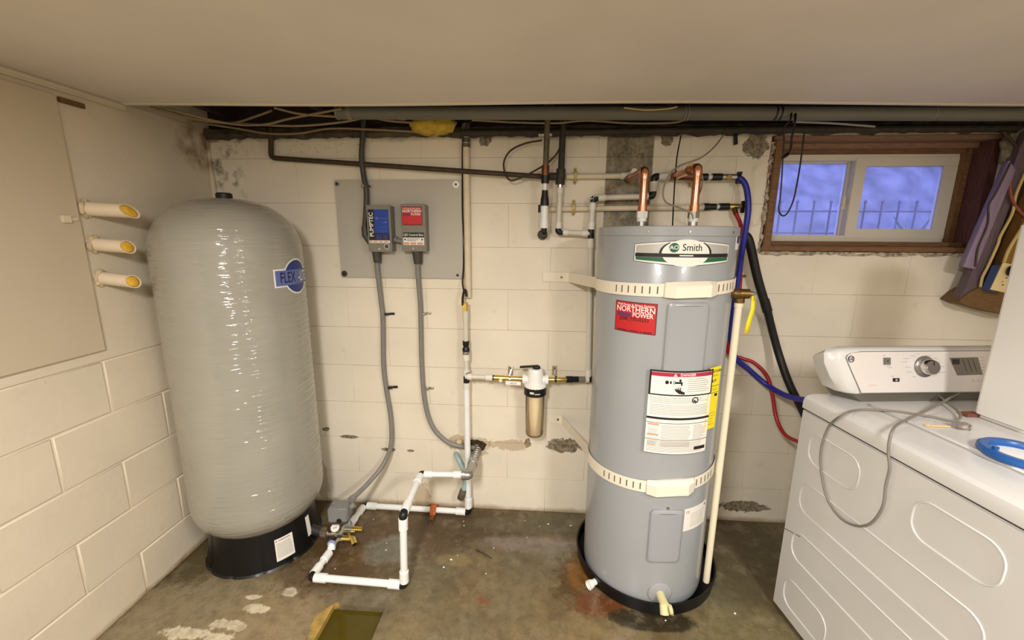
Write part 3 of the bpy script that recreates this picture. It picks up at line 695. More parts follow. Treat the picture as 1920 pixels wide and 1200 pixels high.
b = MB().cyl(W(684, 425, -.042), W(686, 443, -.045), .016, .018, 16); b.cyl(W(685, 440, -.045), W(696, 458, -.05), .017, .013, 16); b.build('fitting', CONDK, c3)
p = W(683, 349, -.03); b = MB().cyl(p+V(0, 0, -.005), p+V(0, 0, .005), .0145, n=16); b.box((p.x+.008, -.018, p.z-.005), (p.x+.035, -.013, p.z+.005)); b.build('strap_clip', STEEL, c3)

# ================================================================== PIPES
def pipe(parent, part, pts, r, mat, n=14, k=0, rad=0):
    P = [Vector(p) for p in pts]
    if rad: P = corner(P, rad)
    elif k: P = smooth(P, k)
    return MB().sweep(P, r, n).build(part, mat, parent)
def seg(parent, part, p, q, t0, t1, r, mat, r1=None, n=16):
    p, q = Vector(p), Vector(q); return MB().cyl(p.lerp(q, t0), p.lerp(q, t1), r, r1, n).build(part, mat, parent)

# --- overhead
t = thing('drain_pipe', 'thick grey drain pipe running under the joists along the back wall', 'pipe', (2.2, -.2, 1.92))
A, B_ = W(632, 211, -.2), W(1960, 213, -.2)
pipe(t, 'pipe_run', [A, B_], .0262, M('drain_grey', (112, 110, 100), .5, var=.06, scale=6), 24)
for u in (634, 660, 1316, 1322, 1483, 1492, 1764): 
    q = (u-632)/(1960-632); wd = .012 if u == 660 else .0035
    seg(t, 'band', A, B_, q-wd/3.4 if u != 634 else 0, q+wd/3.4, .0285 if u not in (1764,) else .0275, GREYB if u not in (1483, 1492) else BLACKR)
t = tag(pipe(None, 'water_main', [W(868, 249, -.045), W(1100, 248, -.045), W(1400, 243, -.045), W(1960, 240, -.045)], .0145, IRON2), 'long dark iron pipe lying along the grimy top of the block wall', 'pipe')
t = thing('iron_pipe', 'thin rusty brown pipe dropping then sloping across above the control boxes', 'pipe', (1.0, -.02, 1.7))
A, B_, C_ = W(508, 240, -.02), W(508, 296, -.02), W(1014, 331, -.05)
pipe(t, 'pipe_run', [A, B_, C_], .0112, IRON, 12, rad=.022)
# --- galvanised riser with trap
t = thing('drain_riser', 'galvanised drop pipe with black couplings ending in a white tailpiece', 'pipe', (1.6, -.1, 1.45))
x, y = 1.612, -.10; Z = lambda v: W(1021, v, y).z
seg(t, 'galvanised_pipe', (x+.006, y, 2.0), (x, y, Z(325)), 0, 1, .0125, GALVOLD)
seg(t, 'copper_adapter', (x, y, Z(310)), (x, y, Z(330)), 0, 1, .0165, COPPERD)
seg(t, 'coupling', (x, y, Z(329)), (x, y, Z(344)), 0, 1, .0175, BLACK)
seg(t, 'spigot', (x, y, Z(343)), (x, y, Z(359)), 0, 1, .0085, PVC)
MB().lathe([(.014, 0), (.0135, .008), (.0145, .012), (.0145, .020), (.0185, .038), (.0195, .062), (.0195, .066)], (x, y, Z(357)), (0, 0, -1), 20).build('reducer', BLACK, t)
seg(t, 'tailpiece', (x, y, Z(382)), (x, y, Z(427)), 0, 1, .0165, PVC)
seg(t, 'collar', (x, y, Z(415)), (x, y, Z(428)), 0, 1, .0185, PVC)
pipe(t, 'elbow', [(x, y, Z(425)), (x, y, Z(437)), (x-.004, -.0, Z(440))], .0125, BLACK, 14, rad=.03)
MB().lathe([(.019, 0), (.024, .012), (.024, .02)], (x-.006, -.024, Z(440)), (0, 1, 0), 18).build('wall_flange', BLACK, t)
seg(t, 'side_tube', (x-.018, y+.03, Z(386)), (x-.018, y+.03, Z(430)), 0, 1, .009, PEX)
seg(t, 'side_cap', (x-.018, y+.03, Z(383)), (x-.018, y+.03, Z(398)), 0, 1, .0105, BLACK)
p = W(1022, 253, y); b = MB().box((p.x-.028, y-.002, p.z-.005), (p.x+.03, y+.012, p.z+.004)); b.cyl((p.x+.022, y-.003, p.z), (p.x+.022, y-.01, p.z), .005, n=8); b.build('hanger_strap', GALV, t)

# --- cold supply: iron tee, drop, riser down to the filter, up and across to the heater and washer valve
t = thing('cold_supply_pipe', 'translucent cold water pipe with black elbows climbing beside the heater', 'pipe', (1.85, -.05, .8))
yc = -.05
pipe(t, 'iron_drop', [W(1056, 225, yc), W(1053, 300, yc), W(1051, 340, yc)], .0145, IRON2)
MB().cyl(W(1052, 317, yc), W(1050, 346, yc), .0205, n=16).build('iron_tee', IRON2, t)
MB().cyl(W(1044, 331, yc), W(1030, 331, yc), .0165, n=14).cyl(W(1034, 331, yc), W(1012, 331, yc), .0125, n=14).build('tee_branch', IRON2, t)
MB().cyl(W(1050, 346, yc), W(1050, 352, yc), .0135, n=10).build('brass_nut', STEEL, t)
pipe(t, 'tubing', [W(1050, 352, yc), W(1047, 430, yc)], .0125, PEX); seg(t, 'collar', W(1050, 352, yc), W(1047, 430, yc), 0, .13, .0150, PEXC); seg(t, 'collar', W(1050, 352, yc), W(1047, 430, yc), .83, .98, .0150, PEXC)
pipe(t, 'elbow', [W(1047, 426, yc), W(1046, 435, yc), W(1057, 436, yc)], .0135, BLACK, 12, rad=.02)
A, B_ = W(1052, 435, yc), W(1106, 438, yc); pipe(t, 'tubing', [A, B_], .0125, PEX); seg(t, 'collar', A, B_, .06, .25, .0150, PEXC); seg(t, 'collar', A, B_, .72, .92, .0150, PEXC)
TOPC, TEE, BOT = W(1112, 372, yc), W(1108, 438, yc), W(1103, 711, yc)
pipe(t, 'riser_tubing', [TOPC, TEE], .0130, PEX); pipe(t, 'riser_tubing', [TEE, BOT], .0130, PEX)
for a_, b__ in ((.15, .32), (.68, .88)): seg(t, 'collar', TOPC, TEE, a_, b__, .0155, PEXC)
seg(t, 'collar', TEE, BOT, .035, .09, .0155, PEXC); seg(t, 'collar', TEE, BOT, .93, .975, .0155, PEXC)
MB().cyl(W(1108, 430, yc), W(1108, 447, yc), .0145, n=14).build('tee', BLACK, t)
pipe(t, 'elbow', [TOPC-V(0, 0, .018), TOPC, TOPC+V(.022, 0, 0)], .0135, BLACK, 12, rad=.02)
A, B_ = W(1112, 371, yc), W(1224, 368, yc); pipe(t, 'tubing', [A, B_], .0125, PEX); seg(t, 'collar', A, B_, .09, .21, .015, PEXC); seg(t, 'collar', A, B_, .80, .92, .015, PEXC)
pipe(t, 'elbow', [B_-V(.02, 0, 0), B_, W(1225, 358, yc)], .0145, BLACK, 12, rad=.02)
A, B_ = W(1225, 366, yc), W(1226, 332, yc); pipe(t, 'tubing', [A, B_], .0125, PEX); seg(t, 'collar', A, B_, .2, .75, .0165, PEXC)
pipe(t, 'elbow', [W(1226, 342, yc), W(1226, 331, yc), W(1238, 331, yc)], .0145, BLACK, 12, rad=.02)
A, B_ = W(1232, 331, yc), W(1284, 330, yc); pipe(t, 'tubing', [A, B_], .0125, PEX); seg(t, 'collar', A, B_, .05, .4, .0155, PEXC)
MB().cyl(W(1274, 331, yc), W(1300, 331, yc), .0165, n=14).build('inlet_tee', COPPERD, t)
A, B_ = W(1298, 332, yc), W(1384, 332, yc)
for k, (a_, b__, r, m) in enumerate([(0, 1, .0105, PEX), (.0, .17, .0165, BLACK), (.20, .33, .0155, BLACK), (.43, .64, .0155, BLACK), (.65, .95, .0135, GALV)]): seg(t, ['tubing', 'coupling', 'coupling', 'coupling', 'valve_body'][k], A, B_, a_, b__, r, m)
MB().cyl(W(1368, 332, yc), W(1368, 332, yc-.02), .010, n=12).build('valve_stem', BRASSD, t)
# --- hot outlet, upper run
t = thing('hot_outlet_pipe', 'pale pipe running along the wall to the left copper riser', 'pipe', (1.85, -.03, 1.68)); yh = -.022
A, B_ = W(1062, 331, yh), W(1178, 330, yh); pipe(t, 'tubing', [A, B_], .0125, PVCOLD); seg(t, 'collar', A, B_, .88, 1, .0165, PEXC); 
pipe(t, 'elbow', [W(1172, 330, yh), W(1182, 328, -.04), W(1190, 322, -.08)], .0155, PEXC, 12, k=4)
# --- hot branch, lower run
t = thing('hot_branch_pipe', 'pale pipe run ending in black couplings and a brass valve with red tubing', 'pipe', (2.1, -.03, 1.58)); yl = -.02
A, B_ = W(1028, 392, yl), W(1320, 389, yl); pipe(t, 'tubing', [A, B_], .0125, PVCOLD)
A, B_ = W(1316, 388, yl), W(1398, 387, yl)
for k, (a_, b__, r, m) in enumerate([(0, 1, .0095, PEX), (.0, .12, .0135, PEX), (.04, .16, .0165, BLACK), (.16, .32, .0145, BLACK), (.40, .62, .0155, BLACK), (.62, .84, .014, BRASS), (.84, .98, .008, BRASS)]): seg(t, ['tubing', 'collar', 'coupling', 'coupling', 'coupling', 'valve_body', 'valve_outlet'][k], A, B_, a_, b__, r, m)
MB().cyl(W(1376, 388, yl), W(1380, 402, yl-.02), .012, .010, 12).build('valve_drain', BRASSD, t)
pipe(t, 'hot_tubing', [W(1379, 400, yl-.02), W(1385, 411, yl-.02), W(1389, 424, yl-.02), W(1391, 450, yl-.02), W(1385, 560, yl-.02), W(1368, 640, yl-.02), W(1366, 662, -.03), W(1392, 672, -.04), W(1415, 681, -.06), W(1438, 705, -.09), W(1448, 740, -.12), W(1456, 785, -.16), W(1472, 815, -.22), W(1500, 830, -.32)], .0085, PRED, 10, k=6)
# --- blue washer feed
pb = MB().tube([W(1380, 332, yc), W(1392, 338, yc-.01), W(1400, 355, yc-.02), W(1403, 390, yc-.03), W(1398, 430, yc-.03), W(1391, 470, yc-.02), W(1387, 500, yc), W(1375, 580, yc), W(1370, 640, yc+.01), W(1380, 672, -.04), W(1403, 692, -.05), W(1440, 723, -.10), W(1480, 744, -.2), W(1525, 751, -.34), W(1570, 748, -.45)], .0125, 12)
t = thing('cold_washer_hose', 'blue tubing looping down from the brass valve to the washer', 'hose', (2.5, -.05, .9)); pb.build('tubing', PBLUE, t)
b = MB(); c_ = W(1384, 333, yc); b.cyl(c_+V(-.006, 0, 0), c_+V(.006, 0, 0), .018, n=10); b.box((c_.x-.006, c_.y-.01, c_.z-.026), (c_.x+.012, c_.y+.01, c_.z-.012)); b.box((c_.x-.004, c_.y-.01, c_.z+.012), (c_.x+.012, c_.y+.01, c_.z+.024)); b.build('crimp_ring', BLACK, t)
b = MB(); c_ = W(1394, 388, yc); b.box((c_.x-.008, c_.y-.008, c_.z-.026), (c_.x+.004, c_.y+.012, c_.z+.026)); b.build('hose_clip', BLACK, t, bevel=.002)
# --- black drain hose of the washer
t = thing('washer_drain_hose', 'thick black washer drain hose hanging down the back wall', 'hose', (2.6, -.05, .9))
pipe(t, 'upper_hose', [W(1392, 440, -.05), W(1402, 446, -.06), W(1409, 470, -.06), W(1420, 520, -.06), W(1436, 575, -.06)], [.019]*25, BLACKR, 14, k=6)
pipe(t, 'lower_hose', [W(1436, 570, -.06), W(1448, 620, -.06), W(1462, 670, -.08), W(1480, 720, -.14), W(1500, 760, -.22), W(1520, 800, -.32)], .0170, BLACKR, 14, k=6)
MB().cyl(W(1433, 562, -.06), W(1439, 584, -.06), .0205, n=16).build('joint_cuff', BLACKR, t)
# --- gold pipe clips on the wall
for i, (u, v, l) in enumerate([(1078, 331, 'brass pipe clip over the upper pale pipe run'), (1075, 390, 'brass pipe clip over the lower pale pipe run'), (1295, 338, 'brass pipe clip behind the right copper riser')]):
    p = ony(u, v, 0); b = MB()
    b.sweep([V(p.x, -.002, p.z-.034), V(p.x, -.003, p.z-.02), V(p.x, -.02, p.z-.0165), V(p.x, -.037, p.z-.006), V(p.x, -.037, p.z+.006), V(p.x, -.02, p.z+.0165), V(p.x, -.003, p.z+.02), V(p.x, -.002, p.z+.036)], .0075, 6)
    o = tag(b.build('pipe_clip', M('clip_brass', (206, 190, 118), .4, metal=.5)), l, 'pipe clip', 'brass pipe clips')
    MB().cyl((p.x, 0, p.z+.028), (p.x, -.012, p.z+.028), .004, n=8).build('screw', BRASSD, o); MB().cyl((p.x, 0, p.z-.028), (p.x, -.012, p.z-.028), .004, n=8).build('screw', BRASSD, o)

# ================================================================== WATER HEATER
HX, HY, HR = 2.078, -.331, .252; HT = 1.503
heat = thing('water_heater', 'tall grey cylindrical electric water heater standing in a black pan', 'water heater', (HX, HY, .006))
MB().lathe([(HR-.012, .006), (HR-.006, .012), (HR-.001, .03), (HR, .06), (HR, .5), (HR, 1.0), (HR, HT-.036), (HR-.0015, HT-.033)], (HX, HY, 0), n=128).build('jacket', HEAT, heat, sharp=60)
MB().lathe([(HR-.002, HT-.034), (HR+.0025, HT-.032), (HR+.0025, HT-.004), (HR, HT-.001), (HR-.006, HT), (0, HT)], (HX, HY, 0), n=128).build('top_cap', HEAT, heat, sharp=35, weld=True)
for k, (u, v) in enumerate([(1217, 430), (1293, 443), (1374, 434)]):
    th, z = hitcyl(u, v, (HX, HY), HR+.003); n_ = V(math.cos(th), math.sin(th), 0); p = V(HX, HY, HT-.020)+n_*(HR+.002)
    MB().cyl(p, p+n_*.004, .0045, n=10).build('cap_screw', STEEL, heat)
# maker's plate
th, z = hitcyl(1287, 475, (HX, HY), HR); sf = cylsurf((HX, HY), HR, th, z)
def lens(sx, sy, n=30):
    top = []; bot = []
    for i in range(n+1):
        x = -1+2*i/n; q = (.66+.34*(1-abs(x))**.9); top.append((x*sx, sy*q)); bot.append((x*sx, -sy*q))
    return top, bot
HWd = .170
b = MB(); sf.strip(b, *lens(HWd, .044), .0010); pl = b.build('maker_plate', INK, heat, label='silver, black and green maker plate')
b = MB(); sf.strip(b, *lens(HWd-.002, .042), .0014); b.build('plate_ground', PAPER, pl)
for s_ in (-1, 1): b = MB(); sf.strip(b, [(s_*.163, .024), (s_*.05, .033)], [(s_*.163, -.002), (s_*.05, -.002)], .0018); b.build('plate_silver', SILV, pl)
b = MB(); sf.rect(b, -.165, .165, -.014, -.001, .0020); b.build('plate_bar', INK, pl)
for s_ in (-1, 1): b = MB(); sf.strip(b, [(s_*.163, -.0145), (s_*.05, -.0145)], [(s_*.163, -.024), (s_*.05, -.031)], .0020); b.build('plate_green', GREEN, pl)
for a_, b_ in ((.72, 1.05), (-.05, .28)): b = MB(); sf.oval(b, 0, 0, .086, .046, .0022, 40, math.pi*a_, math.pi*b_, .9); b.build('plate_arc', INK, pl)
b = MB(); sf.oval(b, 0, 0, .078, .045, .0024, 40); b.build('plate_oval', PAPER, pl)
b = MB(); sf.rect(b, -.09, .09, -.0135, -.0015, .0027); b.build('plate_bar', INK, pl)
b = MB(); sf.oval(b, -.040, .018, .0155, .0155, .003, 24); b.build('logo_disc', GREEN, pl)
b = MB(); sf.text(b, 'AO', -.040, .018, .0190, .0034, .0004); sf.rect(b, -.022, .022, -.0095, -.0060, .0034); b.build('lettering', WHITE, pl)
b = MB(); sf.text(b, 'Smith', .018, .018, .0320, .003, .0002, .9); b.build('lettering', INK, pl)
# contractor sticker
(ta, za), (tb, zb) = hitcyl(1156, 562, (HX, HY), HR), hitcyl(1229, 629, (HX, HY), HR)
sf = cylsurf((HX, HY), HR, (ta+tb)/2, (za+zb)/2); northern(sf, 0, 0, (tb-ta)*HR, abs(za-zb), heat, True)
# element covers
def cover(u0, v0, u1, v1, screw=True):
    (ta, za), (tb, zb) = hitcyl(u0, v0, (HX, HY), HR), hitcyl(u1, v1, (HX, HY), HR)
    sf = cylsurf((HX, HY), HR, (ta+tb)/2, (za+zb)/2); w_, h_ = (tb-ta)*HR/2, abs(za-zb)/2
    b = MB(); n = 14; v = []; f = []
    rings = [(0, -.001), (0, .009), (.006, .013), (.012, .013)]
    def outline(i):
        r = .016; x, y = w_-i, h_-i; out = []
        for cx, cy, a0 in ((x-r, y-r, 0), (-x+r, y-r, 90), (-x+r, -y+r, 180), (x-r, -y+r, 270)):
            for k in range(5):
                a = math.radians(a0+k*22.5); out.append((cx+r*math.cos(a), cy+r*math.sin(a)))
        return out
    for i, l in rings: v += [sf.fn(x, y, l) for x, y in outline(i)]
    m = 20
    for k in range(3):
        for j in range(m): f.append((k*m+j, k*m+(j+1) % m, (k+1)*m+(j+1) % m, (k+1)*m+j))
    b.add(v, f); sf.rect(b, -w_+.012, w_-.012, -h_+.02, h_-.02, .0131)
    sf.strip(b, [(-w_+.02, h_-.0125), (w_-.02, h_-.0125)], [(-w_+.0125, h_-.021), (w_-.0125, h_-.021)], .0131); sf.strip(b, [(-w_+.0125, -h_+.021), (w_-.0125, -h_+.021)], [(-w_+.02, -h_+.0125), (w_-.02, -h_+.0125)], .0131)
    o = b.build('element_cover', HEATP, heat, sharp=50)
    if screw: n_ = sf.fn(0, h_+.008, 0); n2 = sf.fn(0, h_+.008, .004); MB().cyl(n_, n2, .005, n=10).build('screw', STEEL, o)
    return o
cover(1221, 953, 1270, 1051); cover(1253, 566, 1312, 720, False)
# instruction label
(ta, za), (tb, zb) = hitcyl(1219, 692, (HX, HY), HR+.014), hitcyl(1315, 841, (HX, HY), HR)
sf = cylsurf((HX, HY), HR, (ta+tb)/2, (za+zb)/2); w_, h_ = (tb-ta)*HR, za-zb; base = Surf(lambda x, y, l, s=sf: s.fn(x, y, l+.0135)); sf = base
b = MB(); sf.rect(b, -w_/2, w_/2, -h_/2, h_/2, .0012); il = b.build('instruction_label', PAPER, heat, label='large white instruction label with red warning banner')
yt = h_/2
b = MB(); sf.rect(b, -w_/2, w_/2, yt-.092, yt, .0016); b.build('warning_frame', INK, il)
b = MB(); sf.rect(b, -w_/2+.006, w_/2-.006, yt-.087, yt-.006, .0020); b.build('warning_ground', PAPER, il)
b = MB(); sf.rect(b, -w_/2+.006, w_/2-.006, yt-.021, yt-.007, .0024); b.build('warning_banner', CRIM, il)
b = MB(); sf.text(b, '▲DANGER' if False else 'DANGER', .012, yt-.014, .013, .003, .0005); sf.strip(b, [(-.030, yt-.009), (-.030, yt-.009)], [(-.036, yt-.019), (-.024, yt-.019)], .003); b.build('lettering', WHITE, il)
b = MB()
for i in range(7): sf.rect(b, .012, w_/2-.016-random.uniform(0, .02), yt-.030-i*.0076, yt-.0285-i*.0076, .0024)
for i in range(11): sf.rect(b, -w_/2+.008, w_/2-.008-random.uniform(0, .06 if i < 4 else .012), yt-.101-i*.0058-(.004 if i > 3 else 0), yt-.1000-i*.0058-(.004 if i > 3 else 0), .0018)
for i in range(15):
    y = yt-.205-i*.0056
    sf.rect(b, -w_/2+.05, w_/2-.07-random.uniform(0, .01), y, y+.001, .0018); sf.rect(b, w_/2-.062, w_/2-.012-random.uniform(0, .02), y, y+.001, .0018)
    if i not in (1, 2, 7, 8): sf.rect(b, -w_/2+.008, -w_/2+.044-random.uniform(0, .01), y, y+.001, .0018)
for i in range(8): sf.rect(b, -w_/2+.006, w_/2-.012-(.05 if i > 3 else random.uniform(0, .02)), -h_/2+.008+i*.0052, -h_/2+.009+i*.0052, .0018)
b.build('print', INKG, il)
b = MB(); sf.rect(b, -w_/2, w_/2, yt-.182, yt-.174, .0020); sf.rect(b, -w_/2, w_/2, yt-.197, yt-.1955, .0020); sf.rect(b, -w_/2, w_/2, -h_/2+.052, -h_/2+.0535, .0020); sf.rect(b, w_/2-.052, w_/2-.006, -h_/2+.013, -h_/2+.026, .0020)
# tap, drops and hand
sf.oval(b, -.055, yt-.042, .006, .007, .0024, 14); sf.oval(b, -.043, yt-.042, .003, .006, .0024, 12); sf.oval(b, -.013, yt-.034, .004, .005, .0024, 12); sf.rect(b, -.030, -.006, yt-.046, yt-.039, .0024); sf.rect(b, -.010, -.005, yt-.053, yt-.040, .0024); sf.oval(b, -.032, yt-.042, .004, .006, .0024, 14, 0, 6.28, .6)
sf.strip(b, [(-.030, yt-.064), (-.012, yt-.070), (.006, yt-.078)], [(-.026, yt-.073), (-.014, yt-.083), (.004, yt-.086)], .0024)
for (xa, ya, xb, yb) in [(-.014, -.071, -.017, -.059), (-.010, -.072, -.010, -.059), (-.018, -.068, -.025, -.060)]: sf.strip(b, [(xa-.0015, yt+ya), (xb-.0012, yt+yb)], [(xa+.002, yt+ya), (xb+.0012, yt+yb)], .0024)
sf.oval(b, .045, yt-.108, .012, .012, .0024, 20, 0, 6.28, .72); sf.strip(b, [(.040, yt-.106), (.050, yt-.112)], [(.038, yt-.112), (.048, yt-.117)], .0024)
b.build('pictogram', INK, il)
for q_ in (.206, .246): b = MB(); sf.rect(b, -w_/2+.006, -w_/2+.042, yt-q_, yt-q_+.006, .0024); b.build('warning_bar', ORNG, il)
# yellow efficiency label
(ta, za), (tb, zb) = hitcyl(1327, 688, (HX, HY), HR), hitcyl(1352, 780, (HX, HY), HR)
w_, h_ = .062, za-zb+.004; o_ = V(HX+(HR+.0135)*math.cos(ta), HY+(HR+.0135)*math.sin(ta), za-h_/2); tg = V(-math.sin(ta+.12), math.cos(ta+.12), 0)
sf = plane(o_+tg*(w_/2-.003), tg, (0, 0, 1), (math.cos(ta+.12), math.sin(ta+.12), 0))
b = MB(); sf.rect(b, -w_/2, w_/2, -h_/2, h_/2, .0012); yl_ = b.build('energy_label', YELL, heat, label='bright yellow energy label')
b = MB(); sf.text(b, 'ENERGYGUIDE', .0, h_/2-.016, .0135, .0018, .0008, .82); sf.text(b, '$419', -.008, h_/2-.052, .017, .0018, .0006); sf.rect(b, -.03, .03, h_/2-.072, h_/2-.0705, .0016); sf.rect(b, -.03, .03, h_/2-.098, h_/2-.0965, .0016); sf.rect(b, .008, .024, h_/2-.112, h_/2-.102, .0016)
for i in range(5): sf.rect(b, -.028, .028-random.uniform(0, .02), -h_/2+.018+i*.011, -h_/2+.0188+i*.011, .0016)
for q in (.03, .034, .082, .088): sf.rect(b, -.028, .02, h_/2-q, h_/2-q+.0008, .0016)
b.build('print', INK, yl_)
# rating plate
(ta, za), (tb, zb) = hitcyl(1284, 957, (HX, HY), HR), hitcyl(1318, 986, (HX, HY), HR)
w_ = (tb-ta)*HR; h_ = .095; sf = cylsurf((HX, HY), HR, (ta+tb)/2, za-h_/2+.004)
b = MB(); sf.rect(b, -w_/2, w_/2, -h_/2, h_/2, .0012); rp = b.build('rating_label', PAPER, heat, label='small white rating label')
b = MB(); sf.text(b, 'CS', -w_/2+.014, h_/2-.015, .014, .0018, .0006)
for i in range(8): sf.rect(b, -w_/2+.03, w_/2-.008-random.uniform(0, .02), h_/2-.026-i*.0078, h_/2-.0252-i*.0078, .0016)
sf.rect(b, w_/2-.02, w_/2-.008, h_/2-.016, h_/2-.006, .0016); b.build('print', INKG, rp)
th, z = hitcyl(1384, 452, (HX, HY), HR); sf = cylsurf((HX, HY), HR, th-.06, z); b = MB(); sf.rect(b, -.02, .035, -.03, .03, .0012); cl = b.build('certificate_label', PAPER, heat); b = MB(); sf.rect(b, -.014, .03, -.008, .024, .0018); b.build('print', NAVY, cl)
# drain valve and its escutcheon
th, z = hitcyl(1237, 1112, (HX, HY), HR); n_ = V(math.cos(th), math.sin(th), 0); p = V(HX, HY, z)+n_*HR; tn = V(-math.sin(th), math.cos(th), 0)
MB().lathe([(.012, .0), (.04, .0), (.046, -.004), (.047, -.012)], p+n_*.006, n_, 32).build('escutcheon', HEATP, heat)
dv = MB(); dv.cyl(p-n_*.005, p+n_*.055, .0165, n=16); dv.cyl(p+n_*.04+V(0, 0, .0), p+n_*.062+V(0, 0, -.034), .015, .017, n=16); dvo = dv.build('drain_valve', IVORY, heat, label='ivory plastic drain valve')
q = p+n_*.062+V(0, 0, -.012); MB().lathe([(.0, 0), (.016, 0), (.019, .006), (.016, .012), (.008, .012), (.007, .004)], q+tn*.014, tn+V(0, 0, .15), 18).build('valve_knob', IVORY, dvo)
# --- drain pan
PX, PY, PR = 2.098, -.302, .300
dp = thing('drain_pan', 'round black drain pan under the water heater', 'drain pan', (PX, PY, 0))
MB().lathe([(0, .0), (PR-.012, .0), (PR-.004, .006), (PR, .055), (PR+.004, .058), (PR+.004, .062), (PR-.003, .062), (PR-.008, .01), (PR-.014, .005), (0, .005)], (PX, PY, 0), n=96).build('tray', PAN, dp, weld=True)
q = onz(1112, 1092, .03); d = (V(q.x, q.y, 0)-V(PX, PY, 0)).normalized(); p = V(PX, PY, .028)+d*(PR-.004)
MB().lathe([(0, -.008), (.013, -.008), (.013, .018), (.0165, .02), (.019, .034), (.019, .040), (.015, .040), (.013, .03), (0, .03)], p, d, 24).build('outlet_cap', WHITE, dp, label='white plastic outlet cap')
# --- relief valve with discharge pipe
RX, RY = 2.322, -.461
rv = thing('relief_valve', 'brass relief valve with long cream discharge pipe beside the heater', 'relief valve', (RX, RY, .04))
th = math.atan2(RY-HY, RX-HX); n_ = V(math.cos(th), math.sin(th), 0); zv = 1.268
b = MB().cyl(V(HX, HY, zv)+n_*(HR-.01)-V(.02, 0, 0), V(RX, RY, zv)+V(-.004, -.02, 0), .0175, n=16); b.cyl(V(RX-.028, RY-.008, zv), V(RX+.026, RY-.012, zv), .0175, n=18); b.cyl((RX, RY, zv-.034), (RX, RY, zv+.012), .018, n=18); b.build('valve_body', BRASSD, rv)
MB().cyl((RX+.026, RY-.012, zv), (RX+.036, RY-.012, zv), .010, n=12).build('test_spring', STEEL, rv)
MB().tube([(RX+.036, RY-.012, zv+.008), (RX+.040, RY-.03, zv+.004), (RX+.036, RY-.036, zv-.02)], .0022, 6).build('test_lever', STEEL, rv)
MB().cyl((RX, RY, .045), (RX, RY, zv-.03), .0128, n=18).build('discharge_pipe', M('cpvc_cream', (234, 222, 192), .4), rv)
MB().cyl((RX, RY, zv-.05), (RX, RY, zv-.030), .0150, n=18).build('pipe_adapter', M('cpvc_cream', (234, 222, 192), .4), rv)
b = MB(); T = [V(RX+.030, RY-.026, zv-.005), V(RX+.033, RY-.028, zv-.05), V(RX+.024, RY-.03, zv-.10), V(RX+.021, RY-.03, zv-.14)]; v = []
for k, q in enumerate(T): v += [q-V(.004+.004*k/3, .006, 0), q+V(.010, -.004, 0)]
b.add(v, [(0, 1, 3, 2), (2, 3, 5, 4), (4, 5, 7, 6)]); o = b.build('hang_tag', YELL, rv, label='yellow paper warning tag')
md = o.modifiers.new('thick', 'SOLIDIFY'); md.thickness = .0008
# --- copper risers
for i, (x, lab_) in enumerate([(1.984, 'polished copper riser on the heater nearer the concrete strip'), (2.178, 'polished copper riser on the heater nearer the blue hose')]):
    t = thing('copper_riser', lab_, 'copper pipe', (x, HY, HT), 'copper risers on the water heater')
    MB().cyl((x, HY, HT-.003), (x, HY, 1.535), .0135 if i == 0 else .017, n=16).build('nipple', STEEL if i == 0 else GALV, t)
    MB().cyl((x, HY, 1.524), (x, HY, 1.54), .0185, n=16).build('nipple_collar', WHITE, t)
    MB().cyl((x, HY, 1.538), (x, HY, 1.562), .0215, n=6).build('union_nut', WHITE if i == 0 else STEEL, t)
    if i == 0: MB().cyl((x, HY, HT-.001), (x, HY, HT+.003), .032, n=24).build('heat_trap_gasket', M('gasket_red', (150, 70, 60), .6), t)
    MB().cyl((x, HY, 1.560), (x, HY, 1.585), .0175, n=18).build('sweat_adapter', COPPER, t)
    zt = 1.712 if i == 0 else 1.722
    pipe(t, 'copper_pipe', [(x, HY, 1.575), (x, HY, zt), (x-.0, -.055, zt+.006)], .0150, COPPER, 18, rad=.03)
    MB().sweep(corner([V(x, HY, zt-.03), V(x, HY, zt), V(x, HY+.04, zt)], .03), .0170, 16).build('elbow', COPPER, t)
    MB().cyl((x, -.085, zt+.005), (x, -.03, zt+.007), .0185, n=16).build('rear_coupling', COPPERD, t)
# bonding clamp on the right riser
t = thing('ground_clamp', 'small metal grounding clamp on the right copper elbow', 'clamp', (2.19, -.31, 1.72))
b = MB(); b.lathe([(.018, -.006), (.024, -.006), (.024, .006), (.018, .006)], (2.178, -.270, 1.724), (0, 1, 0), 18); b.box((2.198, -.276, 1.715), (2.214, -.264, 1.735)); b.build('clamp_body', BRASSD, t)
MB().tube([(2.210, -.27, 1.72), (2.222, -.27, 1.69), (2.220, -.27, 1.655), (2.214, -.27, 1.63)], .0028, 6).build('lever', STEEL, t)

